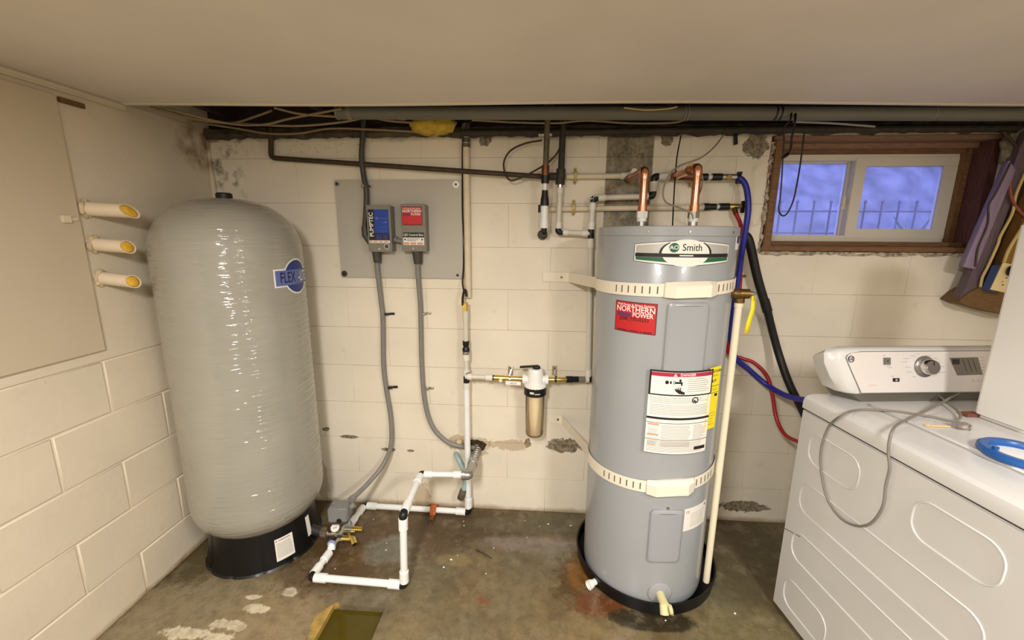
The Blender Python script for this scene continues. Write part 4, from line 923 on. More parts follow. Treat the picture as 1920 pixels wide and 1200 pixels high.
# --- seismic straps
def strap(zf, wall_px, label, zl, bucky, hw, x_end, drop):
    t = thing('heater_strap', label, 'strap', (HX, HY-HR, zf-.03), 'straps tying the heater to the wall')
    wp = [ony(u, v, -.004) for u, v in wall_px]          # plate on the wall: outer end, bend
    R_ = HR+.004
    # tangent arc round the front
    thL = math.atan2(wp[1].y-HY, wp[1].x-HX)
    def zat(th): return zf+drop*((math.cos(th)))
    a0 = math.radians(-188); a1 = math.radians(12)
    path = [wp[0], wp[1]]
    N = 56
    for i in range(N+1):
        a = a0+(a1-a0)*i/N; path.append(V(HX+R_*math.cos(a), HY+R_*math.sin(a), zf-zl*math.cos(a)))
    path.append(V(x_end, -.006, zf-zl*1.0))
    v = []; f = []
    for i, p in enumerate(path):
        if i < 2: nn = V(0, -1, 0)
        elif i < len(path)-1: a = a0+(a1-a0)*(i-2)/N; nn = V(math.cos(a), math.sin(a), 0)
        else: nn = V(0, -1, 0)
        u_ = V(0, 0, hw)
        v += [p-u_, p+u_, p+u_+nn*.0022, p-u_+nn*.0022]
    for i in range(len(path)-1):
        for j in range(4): f.append((4*i+j, 4*i+4+j, 4*i+4+(j+1) % 4, 4*i+(j+1) % 4))
    f += [(0, 1, 2, 3), tuple(len(v)-1-k for k in range(4))]
    MB().add(v, f).build('band', STRAP, t)
    MB().cyl(wp[0].lerp(wp[1], .72)-V(0, .002, 0), wp[0].lerp(wp[1], .72)-V(0, .008, 0), .005, n=8).build('wall_screw', BRASSD, t)
    for k in list(range(-8, 0))+list(range(5)):
        a = bucky-.34+(k+1)*.098 if k < 0 else bucky+.40+k*.092
        c_ = V(HX+(R_+.0023)*math.cos(a), HY+(R_+.0023)*math.sin(a), zf-zl*math.cos(a)); tn = V(-math.sin(a), math.cos(a), 0)
        MB().obox(c_, tn*.0021, V(math.cos(a), math.sin(a), 0)*.0006, V(0, 0, hw*.55)).build('slot', SLOT, t)
    bk = MB(); v = []; f = []; n = 12; prof = [(-.36, hw*1.0), (-.345, hw*1.2), (-.22, hw*1.3), (.20, hw*1.25), (.32, hw*1.1), (.36, hw*.95)]
    dep = [.003, .010, .022, .026, .014, .004]
    for (da, hh), dd in zip(prof, dep):
        a = bucky+da; r = R_
        zc = zf-zl*math.cos(a)
        for rr, z in ((r, zc-hh), (r+dd, zc-hh*.85), (r+dd, zc+hh*.55), (r+dd*.35, zc+hh), (r, zc+hh)): v.append(V(HX+rr*math.cos(a), HY+rr*math.sin(a), z))
    for i in range(5):
        for j in range(5): f.append((i*5+j, i*5+5+j, i*5+5+(j+1) % 5, i*5+(j+1) % 5))
    f += [(0, 1, 2, 3, 4), (29, 28, 27, 26, 25)]
    bk.add(v, f).build('buckle', STRAP, t, sharp=20)
bu = hitcyl(1297, 545, (HX, HY), HR)[0]; bl = hitcyl(1258, 918, (HX, HY), HR)[0]
strap(1.292, [(1018, 519), (1066, 520)], 'cream perforated strap around the upper part of the heater', -.010, bu, .0225, 2.40, 0)
strap(.556, [(1028, 783), (1053, 787)], 'cream perforated strap around the lower part of the heater', -.020, bl, .0235, 2.40, 0)

# ================================================================== FILTER
FX, FY = 1.586, -.092; FZ = W(1003, 711, FY).z
ft = thing('water_filter', 'white headed water filter with clear bowl and tan cartridge', 'water filter', (FX, FY, W(1003, 815, FY).z))
zt, zr0, zr1, zb = W(1003, 692, FY).z, W(1003, 723, FY).z, W(1003, 738, FY).z, W(1003, 815, FY).z
MB().lathe([(0, zt+.004), (.03, zt+.004), (.034, zt), (.037, zt-.012), (.040, FZ), (.044, FZ-.018), (.052, FZ-.024), (.054, zr0+.004), (.054, zr0-.002), (.046, zr0-.004)], (FX, FY, 0), n=40).build('head', WHITE, ft)
for s_ in (-1, 1): MB().lathe([(.018, 0), (.018, .045), (.0235, .047), (.0235, .062), (.018, .062)], (FX, FY, FZ), (s_, 0, 0), 20).build('port', WHITE, ft)
b = MB(); n = 48; v = []; f = []
for z in (zr0+.001, zr1): 
    for j in range(n): a = 2*math.pi*j/n; r = .0545 if j % 2 else .0525; v.append((FX+r*math.cos(a), FY+r*math.sin(a), z))
for j in range(n): f.append((j, (j+1) % n, n+(j+1) % n, n+j))
f += [tuple(range(n)), tuple(range(2*n-1, n-1, -1))]
ring = b.add(v, f).build('ring', BLACK, ft)
sfp = cylsurf((FX, FY), .0548, -math.pi/2-.1, (zr0+zr1)/2); b = MB(); sfp.rect(b, -.02, .0, -.004, .006, .001); sfp.rect(b, .004, .03, -.006, -.002, .001); b.build('marking', PEXC, ring)
MB().lathe([(.047, zr1+.004), (.0465, zr1-.05), (.044, zb+.014), (.040, zb+.003), (.03, zb), (0, zb)], (FX, FY, 0), n=40).build('bowl', BOWL, ft, weld=True)
MB().lathe([(0, zr1), (.0385, zr1), (.0385, zb+.012), (.034, zb+.007), (0, zb+.007)], (FX, FY, 0), n=32).build('cartridge', FILTM, ft, weld=True)
b = MB().cyl((FX+.004, FY, zt+.003), (FX+.004, FY, zt+.016), .019, n=16); b.obox((FX-.032, FY, zt+.0125), (.044, 0, .004), (0, .007, 0), (0, 0, .0045)); b.build('shutoff_handle', BLACK, ft, bevel=.0015, seg=1)
# inlet from the riser and outlet to the cold supply
fl_ = thing('filter_inlet_pipe', 'brass filter inlet with white lever valve and pale tubing', 'pipe', (1.4, FY, FZ-.02))
A = V(1.243, FY, FZ+.004); B_ = V(FX-.06, FY, FZ)
for k, (a_, b__, r, m) in enumerate([(0, .50, .0120, PEX), (.04, .12, .0165, PEXC), (.36, .47, .0165, PEXC), (.48, .50, .014, BLACK), (.50, .68, .0145, BRASS), (.66, 1, .0125, BRASS)]): seg(fl_, ['tubing', 'collar', 'collar', 'seal_ring', 'valve_body', 'brass_pipe'][k], A, B_, a_, b__, r, m)
hdl = MB().obox(A.lerp(B_, .80)+V(.01, -.022, -.016), (.037, 0, -.001), (0, .003, 0), (0, 0, .009)); hdl.cyl(A.lerp(B_, .62), A.lerp(B_, .62)+V(0, -.026, -.008), .0085, n=12); h2 = hdl.build('lever', WHITE, fl_, bevel=.002)
sf = plane(A.lerp(B_, .80)+V(.01, -.0252, -.016), (1, 0, 0), (0, 0, 1), (0, -1, 0)); b = MB(); sf.text(b, 'VALVE', 0, 0, .0115, .0006, .0003); b.build('marking', INKG, h2)
fo_ = thing('filter_outlet_pipe', 'brass filter outlet with black couplings joining the cold supply', 'pipe', (1.8, FY, FZ-.02))
A = V(FX+.06, FY, FZ); B_ = W(1108, 711, yc)
for k, (a_, b__, r, m) in enumerate([(0, .48, .0125, BRASS), (.42, .57, .0165, BLACK), (.56, .70, .0150, BLACK), (.70, .90, .0145, GREYB), (.86, .94, .0165, PEXC), (.93, 1.03, .0155, BLACK)]): seg(fo_, ['brass_pipe', 'coupling', 'coupling', 'adapter', 'collar', 'elbow'][k], A, B_, a_, b__, r, m)
for i, (u, l) in enumerate([(955, 'steel bracket holding the brass filter inlet to the wall'), (1041, 'steel bracket holding the brass filter outlet to the wall')]):
    p = W(u, 711, FY); q = ony(u, 692, 0); t = thing('pipe_bracket', l, 'bracket', (p.x, -.02, p.z), 'steel brackets at the filter')
    b = MB().box((p.x-.012, -.004, p.z-.01), (p.x+.012, 0, q.z+.018)); b.box((p.x-.004, FY, p.z-.003), (p.x+.004, -.002, p.z+.008)); b.build('plate', STEEL, t, bevel=.001)
    MB().cyl((p.x, FY, p.z-.0), (p.x+.006, FY, p.z), .0165, n=16).build('ring_clamp', BLACK if i else STEEL, t)
    MB().cyl((p.x, -.003, q.z+.006), (p.x, -.009, q.z+.006), .005, n=8).build('screw', BRASSD, t)

# ================================================================== RISER FROM THE FLOOR (left of the filter)
rs = thing('supply_riser', 'tall pale riser pipe with black coupling and tee left of the filter', 'pipe', (1.24, -.055, 0)); xr, yr = 1.243, -.06
Zr = lambda v: W(875, v, yr).z
seg(rs, 'old_pipe', (xr+.008, -.02, 1.93), (xr+.008, -.02, Zr(560)), 0, 1, .0160, PVCOLD)
seg(rs, 'upper_conduit', (xr+.008, -.02, 1.96), (xr+.008, -.02, 1.86), 0, 1, .019, GALVOLD)
for q in (.02, .045, .07): seg(rs, 'band', (xr+.008, -.02, 1.95-q), (xr+.008, -.02, 1.945-q), 0, 1, .021, GALV)
seg(rs, 'tubing', (xr, yr, Zr(580)), (xr, yr, Zr(712)), 0, 1, .0125, PEX)
seg(rs, 'boiler_drain', (xr, yr, Zr(568)), (xr, yr, Zr(583)), 0, 1, .0135, BRASS)
MB().box((xr-.014, yr-.016, Zr(583)), (xr+.008, yr+.0, Zr(572))).build('drain_handle', BRASS, rs, bevel=.003)
MB().tube([(xr-.008, yr, Zr(582)), (xr-.012, yr-.004, Zr(565)), (xr-.006, yr-.004, Zr(548)), (xr+.002, yr, Zr(544)), (xr+.006, yr, Zr(556))], .006, 8).build('hook_handle', BLACK, rs)
seg(rs, 'collar', (xr, yr, Zr(583)), (xr, yr, Zr(600)), 0, 1, .0145, PEX)
MB().lathe([(.0165, 0), (.0165, .02), (.0135, .026), (.0135, .032), (.018, .038), (.018, .052), (.016, .054)], (xr, yr, Zr(639)), (0, 0, -1), 18).build('coupling', BLACK, rs)
seg(rs, 'clamp_ring', (xr, yr, Zr(660)), (xr, yr, Zr(664)), 0, 1, .018, STEEL)
seg(rs, 'collar', (xr, yr, Zr(664)), (xr, yr, Zr(675)), 0, 1, .0175, PEXC); seg(rs, 'collar', (xr, yr, Zr(692)), (xr, yr, Zr(704)), 0, 1, .0175, PEXC)
seg(rs, 'tee', (xr, yr, Zr(703)), (xr, yr, Zr(718)), 0, 1, .0155, BLACK); MB().cyl((xr, yr, FZ+.004), (xr+.02, FY+.01, FZ+.004), .0145, n=14).build('tee_branch', BLACK, rs)
seg(rs, 'collar', (xr, yr, Zr(717)), (xr, yr, Zr(729)), 0, 1, .0175, PEXC)
pipe(rs, 'lower_tubing', [(xr, yr, Zr(718)), (xr-.001, yr, .035)], .0155, PVC, 16)
seg(rs, 'collar', (xr, yr, .10), (xr, yr, .05), 0, 1, .0195, PVC)

# ================================================================== FLOOR PIPE LOOP
lp = thing('floor_pipe_loop', 'white pipe loop with black elbows lying on the floor by the tank', 'pipe', (.9, -.3, 0)); zl = .020; pr = .0150
c0 = V(xr, yr, zl); c1_ = V(.668, -.050, zl); c2_ = V(.640, -.535, zl); c3_ = V(1.052, -.546, zl)
def run(A, B_, r=pr, c=.052, part='pipe_run'):
    L = (B_-A).length; d = (B_-A)/L; pipe(lp, part, [A+d*.012, B_-d*.012], r, PVC, 18)
    MB().cyl(A+d*.016, A+d*(.016+c), r+.0042, n=20).build('collar', PVC, lp, bevel=.001, seg=1); MB().cyl(B_-d*(.016+c), B_-d*.016, r+.0042, n=20).build('collar', PVC, lp, bevel=.001, seg=1)
def elb(P, a, b_): pipe(lp, 'elbow', [P+(a-P).normalized()*.024, P, P+(b_-P).normalized()*.024], .0165, BLACK, 14, rad=.016)
elb(c0, c1_, V(xr, yr, 1)); run(c0, c1_); elb(c1_, c0, c2_)
TEEP = c1_.lerp(c2_, .50)
tA, tB = c1_.lerp(c2_, .34), c1_.lerp(c2_, .68)
run(c1_, tA, pr, .045); run(tB, c2_, pr, .045)
elb(c2_, c1_, c3_); run(c2_, c3_)
zt = .352; c4 = V(1.060, -.540, zt); elb(c3_, c2_, c4)
run(c3_, c4)
q = onz(789, 889, zt); c5 = V(q.x, q.y, zt); elb(c4, c3_, c5); run(c4, c5)
q = onz(872, 890, zt); c6 = V(q.x, q.y, zt); elb(c5, c4, c6); run(c5, c6, pr-.002, .04)
# galvanised nipple and elbow from the wall
gv = thing('galvanised_inlet', 'galvanised elbow and nipple coming out of the broken wall hole', 'pipe', (c6.x, -.1, zt-.03))
hole = ony(896, 842, .0); e0 = V(c6.x+.018, c6.y-.004, zt)
MB().sweep(corner([c6-V(.008, 0, 0), e0, hole.lerp(e0, .62)], .05, 8), .0225, 18).build('elbow', GALV, gv)
MB().cyl(c6-V(.014, 0, 0), c6+V(.002, 0, 0), .0255, n=20).build('elbow_collar', GALV, gv)
d = (hole-e0).normalized()
MB().cyl(hole.lerp(e0, .64), hole.lerp(e0, .50), .0255, n=20).build('elbow_collar', GALV, gv)
MB().cyl(hole.lerp(e0, .66), hole-d*-.04, .0185, n=18).build('nipple', GALV, gv)
for k in range(5): q = hole.lerp(e0, .40-.09*k); MB().cyl(q-d*.004, q+d*.004, .0215, n=18).build('thread_ring', GALV, gv)
# broken hole (dark rubble patch proud of the wall)
b = MB(); v = []; f = []; n = 22; q = ony(893, 836, -.004)
for k, (r, y) in enumerate([(1.0, -.001), (.85, -.008), (.55, -.004), (0.02, .0)]):
    for j in range(n): a = 2*math.pi*j/n; rr = r*(1+random.uniform(-.14, .14)); v.append((q.x+.052*rr*math.cos(a), y+random.uniform(-.002, .002), q.z+.036*rr*math.sin(a)))
for k in range(3):
    for j in range(n): f.append((k*n+j, k*n+(j+1) % n, (k+1)*n+(j+1) % n, (k+1)*n+j))
tag(b.add(v, f).build('wall_hole_rubble', M('rubble', (62, 48, 32), .9, var=.4, scale=60, bump=.9)), 'ragged brown rubble filling the broken hole in the block wall', 'rubble')
q = ony(862, 828, 0); tag(MB().lathe([(0, .02), (.014, .018), (.021, .0), (.02, -.02), (.0, -.024)], (q.x, -.012, q.z), (.2, -.1, 1), 14).build('foam_lump', CAULK), 'tan lump of old foam above the grey conduit at the wall hole', 'foam')
# pale blue pipe stub
bp = thing('blue_pipe_stub', 'pale blue pipe stub hanging out of the wall with a worn open end', 'pipe', (1.2, -.05, .1))
pts = [W(855, 850, 0), W(858, 858, -.03), W(866, 875, -.05), W(872, 892, -.06), W(872, 910, -.065), W(867, 925, -.07)]
MB().tube(pts, .0135, 12).build('tubing', PALEB, bp)
P0, P1 = W(869, 918, -.07), W(861, 943, -.078); d = (P1-P0).normalized(); MB().lathe([(.0165, 0), (.0185, .01), (.0185, .05), (.0165, .055), (.012, .055), (.011, .02)], P0, d, 18).build('end_fitting', GALVOLD, bp)
MB().cyl(P0+d*.03, P0+d*.045, .012, n=14).build('rusty_bore', M('rusty_bore', (96, 58, 26), .8), bp)
# orange clamp
q = onz(812, 960, .02); oc = thing('pipe_clamp', 'rusty orange clamp hooked over the white floor pipe', 'clamp', (q.x, q.y, 0)); yy = c0.y+(c1_.y-c0.y)*((c0.x-q.x)/(c0.x-c1_.x))
b = MB(); v = []; f = []; arc = [(-.030, .006), (-.024, .022), (-.016, .036), (0, .044), (.016, .038), (.022, .024), (.024, .004)]
for y_, z_2 in arc: v += [(q.x-.016, yy+y_, z_2), (q.x+.016, yy+y_, z_2), (q.x+.016, yy+y_*1.12, z_2+.004), (q.x-.016, yy+y_*1.12, z_2+.004)]
for i in range(6):
    for j in range(4): f.append((4*i+j, 4*i+4+j, 4*i+4+(j+1) % 4, 4*i+(j+1) % 4))
f += [(0, 1, 2, 3), (27, 26, 25, 24)]
b.add(v, f).build('saddle', ORANGE, oc)
for s_ in (-1, 1): MB().tube([(q.x+s_*.014, yy-.030, .012), (q.x+s_*.016, yy-.05, .016), (q.x+s_*.014, yy-.085, .005)], .0025, 6).build('wire_leg', BRASSD, oc)
MB().box((q.x-.012, yy-.06, .0), (q.x+.012, yy-.035, .012)).build('block_foot', WOODK, oc, bevel=.002)

# ---- tank tee with gauge, switch, drain and relief
tt = thing('tank_tee', 'brass tank tee with gauge and valves joining the tank to the floor loop', 'fitting', (TEEP.x, TEEP.y, 0)); zc = .045
P = V(TEEP.x, TEEP.y-.005, zc); ax_ = (c2_-c1_).normalized(); sx = V(1, .02, 0).normalized()
MB().cyl(P-ax_*.062, P+ax_*.066, .0165, n=18).build('tee_body', GALV, tt)
for s_ in (-1, 1):
    MB().cyl(P+ax_*.045*s_, P+ax_*.068*s_, .021, n=8).build('hex_end', STEEL, tt)
    e = tA if s_ < 0 else tB
    MB().cyl(P+ax_*.066*s_, V(e.x, e.y, zl+.004)-ax_*.0*s_, .0175, .0185, 18).build('threaded_adapter', WHITE, tt)
    MB().cyl(P+ax_*.070*s_, P+ax_*.078*s_, .0205, n=20).build('blue_ring', M('ring_blue', (150, 160, 206), .4), tt)
MB().cyl(P, P-sx*.085, .0155, n=16).build('union_tail', GALV, tt)
MB().cyl(P-sx*.062, P-sx*.09, .0265, n=8).build('union_nut', GALVOLD, tt)
MB().cyl(P-sx*.082, V(TX+.20, P.y+.005, .062), .0225, .0245, 20).build('tank_outlet', M('outlet_dark', (44, 42, 42), .45), tt)
g = P+V(-.018, -.01, .038); gd = V(.55, -.62, .35).normalized()
MB().lathe([(0, -.02), (.0215, -.02), (.0225, -.016), (.0225, 0), (.020, .003), (.019, .0)], g, gd, 24).build('pressure_gauge', STEEL, tt)
MB().cyl(g, g+gd*.0008, .0192, n=24).build('gauge_dial', PAPER, tt); MB().obox(g+gd*.0016, gd.cross(V(0, 0, 1)).normalized()*.010, gd*.0004, V(0, 0, .0012)).build('gauge_needle', INK, tt)
MB().cyl(g-gd*.02, P+V(-.01, 0, .01), .007, n=8).build('gauge_stem', BRASS, tt)
MB().cyl(P+V(-.045, -.006, .012), P+V(-.045, -.006, .046), .011, n=12).build('snifter_plug', BRASSD, tt)
r0 = P-ax_*.030; rl = MB().cyl(r0, r0+sx*.05, .0155, n=14); rl.build('relief_body', GALV, tt)
b = MB()
for k in range(4): b.cyl(r0+sx*(.05+.012*k), r0+sx*(.058+.012*k), .0155-.001*k, n=16)
b.cyl(r0+sx*.05, r0+sx*.095, .010, n=14); b.build('relief_cap', BRASS, tt)
r1 = P+ax_*.034; MB().cyl(r1, r1+sx*.032, .0165, n=8).build('drain_hex', STEEL, tt)
b = MB().cyl(r1+sx*.03, r1+sx*.082, .0135, n=14); b.cyl(r1+sx*.078+V(0, 0, .004), r1+sx*.096+V(0, -.02, -.012), .0135, .0145, 16); b.cyl(r1+sx*.064, r1+sx*.064+V(0, 0, .036), .006, n=10); dr = b.build('drain_cock', BRASS, tt, label='polished brass drain cock')
MB().obox(r1+sx*.068+V(0, 0, .040), sx*.024, V(0, .004, 0), V(0, 0, .0035)).build('drain_handle', BRASS, dr, bevel=.001, seg=1)
MB().cyl(r1+sx*.096+V(0, -.02, -.012), r1+sx*.0965+V(0, -.0206, -.0124), .0105, n=16).build('drain_mouth', BLACK, dr)
# pressure switch on its copper tube
ps = thing('pressure_switch', 'grey box pressure switch perched on a thin copper tube', 'switch', (sw.x, sw.y, .13))
hx, hy, hz = .046, .036, .037
ca, sa = math.cos(.12), math.sin(.12)
MB().obox(sw, (hx*ca, hx*sa, 0), (-hy*sa, hy*ca, 0), (0, 0, hz)).build('cover', SWITCH, ps, bevel=.006, seg=3)
MB().obox(sw-V(0, 0, hz+.004), (.9*hx*ca, .9*hx*sa, 0), (-.9*hy*sa, .9*hy*ca, 0), (0, 0, .005)).build('base_plate', CONDK, ps)
kn = sw+V(.010, -hy-.001, -hz+.012); MB().lathe([(.0, .004), (.009, .004), (.012, .0), (.012, -.004)], kn, (.1, -1, 0), 18).build('knockout', BLACK, ps)
MB().cyl(sw+V(-.03, -hy*.4, hz), sw+V(-.03, -hy*.4, hz+.004), .004, n=8).build('screw', STEEL, ps)
MB().tube([P+V(0, .002, .010), P+V(.004, .004, .05), sw-V(-.004, .010, hz)], .0045, 10).build('copper_tube', COPPERD, ps)
MB().cyl(sw+V(hx-.006, .018, .012), sw+V(hx+.014, .026, .020), .014, n=14).build('conduit_hub', COND, ps)

# ================================================================== WASHER
AN = math.radians(6.5); EX = V(math.cos(AN), math.sin(AN), 0); EY = V(math.sin(AN), -math.cos(AN), 0); O = V(2.57, -.505, 0)
def D(x, d, z): return O+EX*x+EY*d+V(0, 0, z)
def dside(u, v, x=-.004): r = ray(u, v); t_ = ((O+EX*x-CAM).dot(EX))/r.dot(EX); return CAM+r*t_
def dtop(u, v, z): return onz(u, v, z)
def dbox(mb, x0, x1, d0, d1, z0, z1): return mb.obox(D((x0+x1)/2, (d0+d1)/2, (z0+z1)/2), EX*(x1-x0)/2, EY*(d1-d0)/2, V(0, 0, (z1-z0)/2))
WW, WD = .685, .70
ws = thing('laundry_machine', 'white laundry machine with rear control console and embossed side panel', 'washer', (D(WW/2, WD/2, 0).x, D(WW/2, WD/2, 0).y, 0))
b = MB(); dbox(b, 0, WW, 0, WD, .015, .852); b.build('cabinet', APPL, ws, bevel=.006)
for x, d in ((.05, .05), (WW-.05, .05), (.05, WD-.05), (WW-.05, WD-.05)): MB().cyl(D(x, d, 0), D(x, d, .02), .02, n=12).build('foot', BLACKR, ws)
# top with a soft rounded edge, and the dark seam below it
b = MB(); dbox(b, .003, WW-.003, .003, WD-.003, .850, .856); b.build('seam', CONDK, ws)
b = MB(); pts = [(0, .8555), (0, .880), (.004, .893), (.014, .902), (.03, .906), (.045, .907)]
poly = [(x, z) for x, z in pts]+[(WW-x, z) for x, z in reversed(pts)]
b.prism(poly, D(0, 0, 0), EX, (0, 0, 1), EY*(WD+.004)); b.build('top_panel', APPL, ws, sharp=25)
# embossed outlines on the side
def emb(d0, d1, z0, z1):
    r = .045; pts = []
    for cd_, cz, a0 in ((d1-r, z1-r, 0), (d0+r, z1-r, 90), (d0+r, z0+r, 180), (d1-r, z0+r, 270)):
        for k in range(7): a = math.radians(a0+k*15); pts.append(D(-.0002, cd_+r*math.cos(a), cz+r*math.sin(a)))
    MB().sweep(pts, .0032, 6, closed=True).build('embossed_panel', APPL, ws)
emb(.058, .263, .676, .790); emb(.430, .634, .676, .790); emb(.054, .632, .478, .594); emb(.052, .632, .280, .393); emb(.050, .250, .070, .186); emb(.43, .634, .070, .186)
b = MB().obox(D(-.0008, .045, .367), EY*.04+V(0, 0, .013), V(0, 0, .0006), EX*.0012); b.build('panel_slit', BLACK, ws)
# console: end cheeks and sloping fascia
lev = [(.944, .058, .094), (.948, .056, .104), (.957, .051, .106), (1.0, .024, .097), (1.05, .006, .087), (1.085, .006, .079), (1.094, .016, .074), (1.099, .040, .067), (1.100, .07, .055)]
v = []
for z, xl, d in lev:
    xr_ = .690-xl; zr = min(z, 1.055); v += [D(xl, .004, zr), D(xl, d-.030, z if z < 1.05 else z-.006), D(xl+.018, d-.008, z), D(xl+.040, d, z), D(xr_-.040, d, z), D(xr_-.018, d-.008, z), D(xr_, d-.030, z if z < 1.05 else z-.006), D(xr_, .004, zr)]
f = []
for i in range(len(lev)-1):
    for j in range(8): f.append((8*i+j, 8*i+8+j, 8*i+8+(j+1) % 8, 8*i+(j+1) % 8))
f += [tuple(range(8)), tuple(range(8*len(lev)-1, 8*len(lev)-9, -1))]
con = MB().add(v, f).build('console', APPL, ws, sharp=35)
FA, FB = D(.345, .079, 1.085), D(.345, .1065, .955)
upv = (FA-FB).normalized(); nv = EX.cross(upv).normalized(); nv = nv if nv.dot(EY) > 0 else -nv; HH = (FA-FB).length
fs = plane(FB+nv*.0012, EX, upv, nv)
def fasc(g):
    lf = []
    for y_, xl in [(-.002-g, -.236-g), (.03, -.250-g), (.06, -.264-g), (.09, -.277-g), (HH-.016, -.288-g), (HH-.006, -.282-g), (HH, -.268-g), (HH+.003+g, -.235)]: lf.append((xl, y_))
    return lf, [(-x_, y_) for x_, y_ in lf]
def sheet(rows, lift): (l_, r_) = rows; return [fs.fn(x_, y_, lift) for x_, y_ in l_]+[fs.fn(x_, y_, lift) for x_, y_ in reversed(r_)]
b = MB(); v = sheet(fasc(.0025), .0012); b.add(v, [tuple(range(len(v)))]); b.build('fascia_border', KGREY, con)
b = MB(); v = sheet(fasc(0), .0018); b.add(v, [tuple(range(len(v)))]); fc = b.build('fascia', APPLP, con)
b = MB(); v = [D(.062, .006, .946), D(.628, .006, .946), D(.628, .098, .946), D(.090, .098, .946), D(.10, .006, .904), D(.59, .006, .904), D(.58, .076, .904), D(.150, .076, .904)]
b.add(v, [(0, 3, 2, 1), (4, 5, 6, 7), (3, 7, 6, 2), (0, 4, 7, 3), (1, 2, 6, 5), (0, 1, 5, 4)]); b.build('console_foot', APPLG, con)
def fpt(u, v_):   # pixel -> fascia coordinates
    r = ray(u, v_); t_ = (FB-CAM).dot(nv)/r.dot(nv); q = CAM+r*t_-FB; return q.dot(EX), q.dot(upv)
x, y = fpt(1594, 673); b = MB(); fs.oval(b, x, y, .0115, .0115, .003, 24, 0, 6.28, .78); fs.text(b, 'GE', x, y, .0145, .003, .0006); b.build('logo', INK, con, label='round black maker monogram')
x, y = fpt(1661, 677); b = MB(); fs.rect(b, x-.0125, x+.0125, y-.012, y+.012, .004, 1); k1 = b.build('button', KGREY, con); b = MB(); fs.rect(b, x-.0085, x+.0085, y-.008, y+.008, .0055, 1); b.build('button_face', APPLG, k1); b = MB(); fs.text(b, 'II', x, y, .010, .0062, .0006); b.build('button_mark', INK, k1)
x, y = fpt(1678, 712); b = MB(); fs.rect(b, x-.011, x+.011, y-.006, y+.006, .004, 1); k1 = b.build('button', INK, con); b = MB(); fs.oval(b, x, y, .0035, .0035, .0045, 14, 0, 6.28, .6); b.build('button_mark', PAPER, k1)
x, y = fpt(1731, 687); kn = plane(FB+EX*x+upv*y, EX, upv, nv)
dial = MB().lathe([(.0, .0), (.036, .0), (.036, .006), (.032, .010), (.024, .011)], kn.fn(0, 0, .001), nv, 40).build('dial_bezel', KGREY, con)
MB().lathe([(.026, .008), (.025, .030), (.0225, .034), (0, .034)], kn.fn(0, 0, .001), nv, 36).build('dial_knob', CHROME, con)
b = MB(); kn.rect(b, -.0015, .0015, .006, .022, .0356, 1); b.build('dial_pointer', INK, con)
b = MB()
for u, v_, L in [(1710, 667, .018), (1697, 672, .020), (1693, 678, .022), (1700, 688, .018), (1703, 697, .016), (1712, 706, .014), (1719, 663, .012), (1738, 667, .022), (1752, 672, .016), (1757, 679, .016), (1764, 687, .020), (1766, 698, .022)]:
    x, y = fpt(u, v_); fs.rect(b, x-L/2, x+L/2, y-.0005, y+.0005, .0024, 1)
for u, v_, L in [(1664, 686, .012), (1667, 689, .016), (1656, 666, .010), (1672, 705, .012)]: x, y = fpt(u, v_); fs.rect(b, x-L/2, x+L/2, y-.0006, y+.0006, .0024, 1)
for i in range(6): x, y = fpt(1834, 670+i*6); fs.rect(b, x, x+.02, y-.0004, y+.0004, .0024, 1)
x, y = fpt(1820, 712)
for i in range(3): fs.rect(b, x+i*.018, x+.010+i*.018, y-.0004, y+.0004, .0024, 1); fs.rect(b, x+i*.018, x+.012+i*.018, y-.006, y-.0052, .0024, 1)
b.build('print', INKG, con)
x, y = fpt(1808, 685); b = MB(); fs.strip(b, [(x-.058, y+.026), (x+.045, y+.028)], [(x-.030, y-.034), (x+.062, y-.032)], .0030); dsp = b.build('display', APPLG, con)
b = MB(); fs.rect(b, x-.048, x-.022, y+.004, y+.022, .0036, 1); b.build('display_window', BLACK, dsp)
b = MB()
for i in range(3): fs.strip(b, [(x-.012+i*.018, y+.022), (x-.0105+i*.018, y+.022)], [(x+.004+i*.018, y-.022), (x+.0055+i*.018, y-.022)], .0036)
b.build('indicator_slot', INK, dsp)
x, y = fpt(1633, 722); b = MB(); fs.rect(b, x-.012, x+.018, y-.0008, y+.0008, .0024, 1); b.build('print', M('print_pink', (214, 160, 160), .5), con)
# lid lip in front of the console
b = MB(); dbox(b, .14, .66, .11, .60, .9065, .918); b.build('lid', APPL, ws, bevel=.005, seg=3)
# ---- things on the machine
b = MB(); cz = .928
bin_ = thing('plastic_bin', 'tall white plastic bin with rounded edges standing on the laundry machine', 'bin', tuple(D(.436, .29, .918)))
b = MB(); dbox(b, .372, .50, .222, .368, .919, 1.52); b.build('shell', M('bin_white', (222, 218, 210), .4), bin_, bevel=.014, seg=4)
b = MB(); dbox(b, .384, .488, .362, .371, .935, 1.5); b.build('front_rim', APPL, bin_, bevel=.003)
b = MB(); dbox(b, .394, .478, .366, .373, .945, 1.49); b.build('front_panel', M('bin_panel', (196, 190, 160), .5), bin_, bevel=.002)
# blue ring
q = onz(1860, 851, .93)+RGT*.082; ring = MB().lathe([(.058, .0), (.080, .0), (.083, .006), (.082, .015), (.077, .019), (.062, .018), (.058, .012), (.058, .0)], (q.x, q.y, .9183), (0, 0, 1), 64)
rg = thing('lid_ring', 'bright blue plastic ring lying flat on the laundry machine', 'ring', (q.x, q.y, .918)); ring.build('rim', BLUEP, rg)
MB().cyl((q.x, q.y, .9183), (q.x, q.y, .922), .0585, n=40).build('disc', WHITE, rg); MB().obox(q+V(-.058, .012, .938-q.z), (.006, 0, 0), (0, .004, 0), (0, 0, .004)).build('tab', BLUEP, rg)
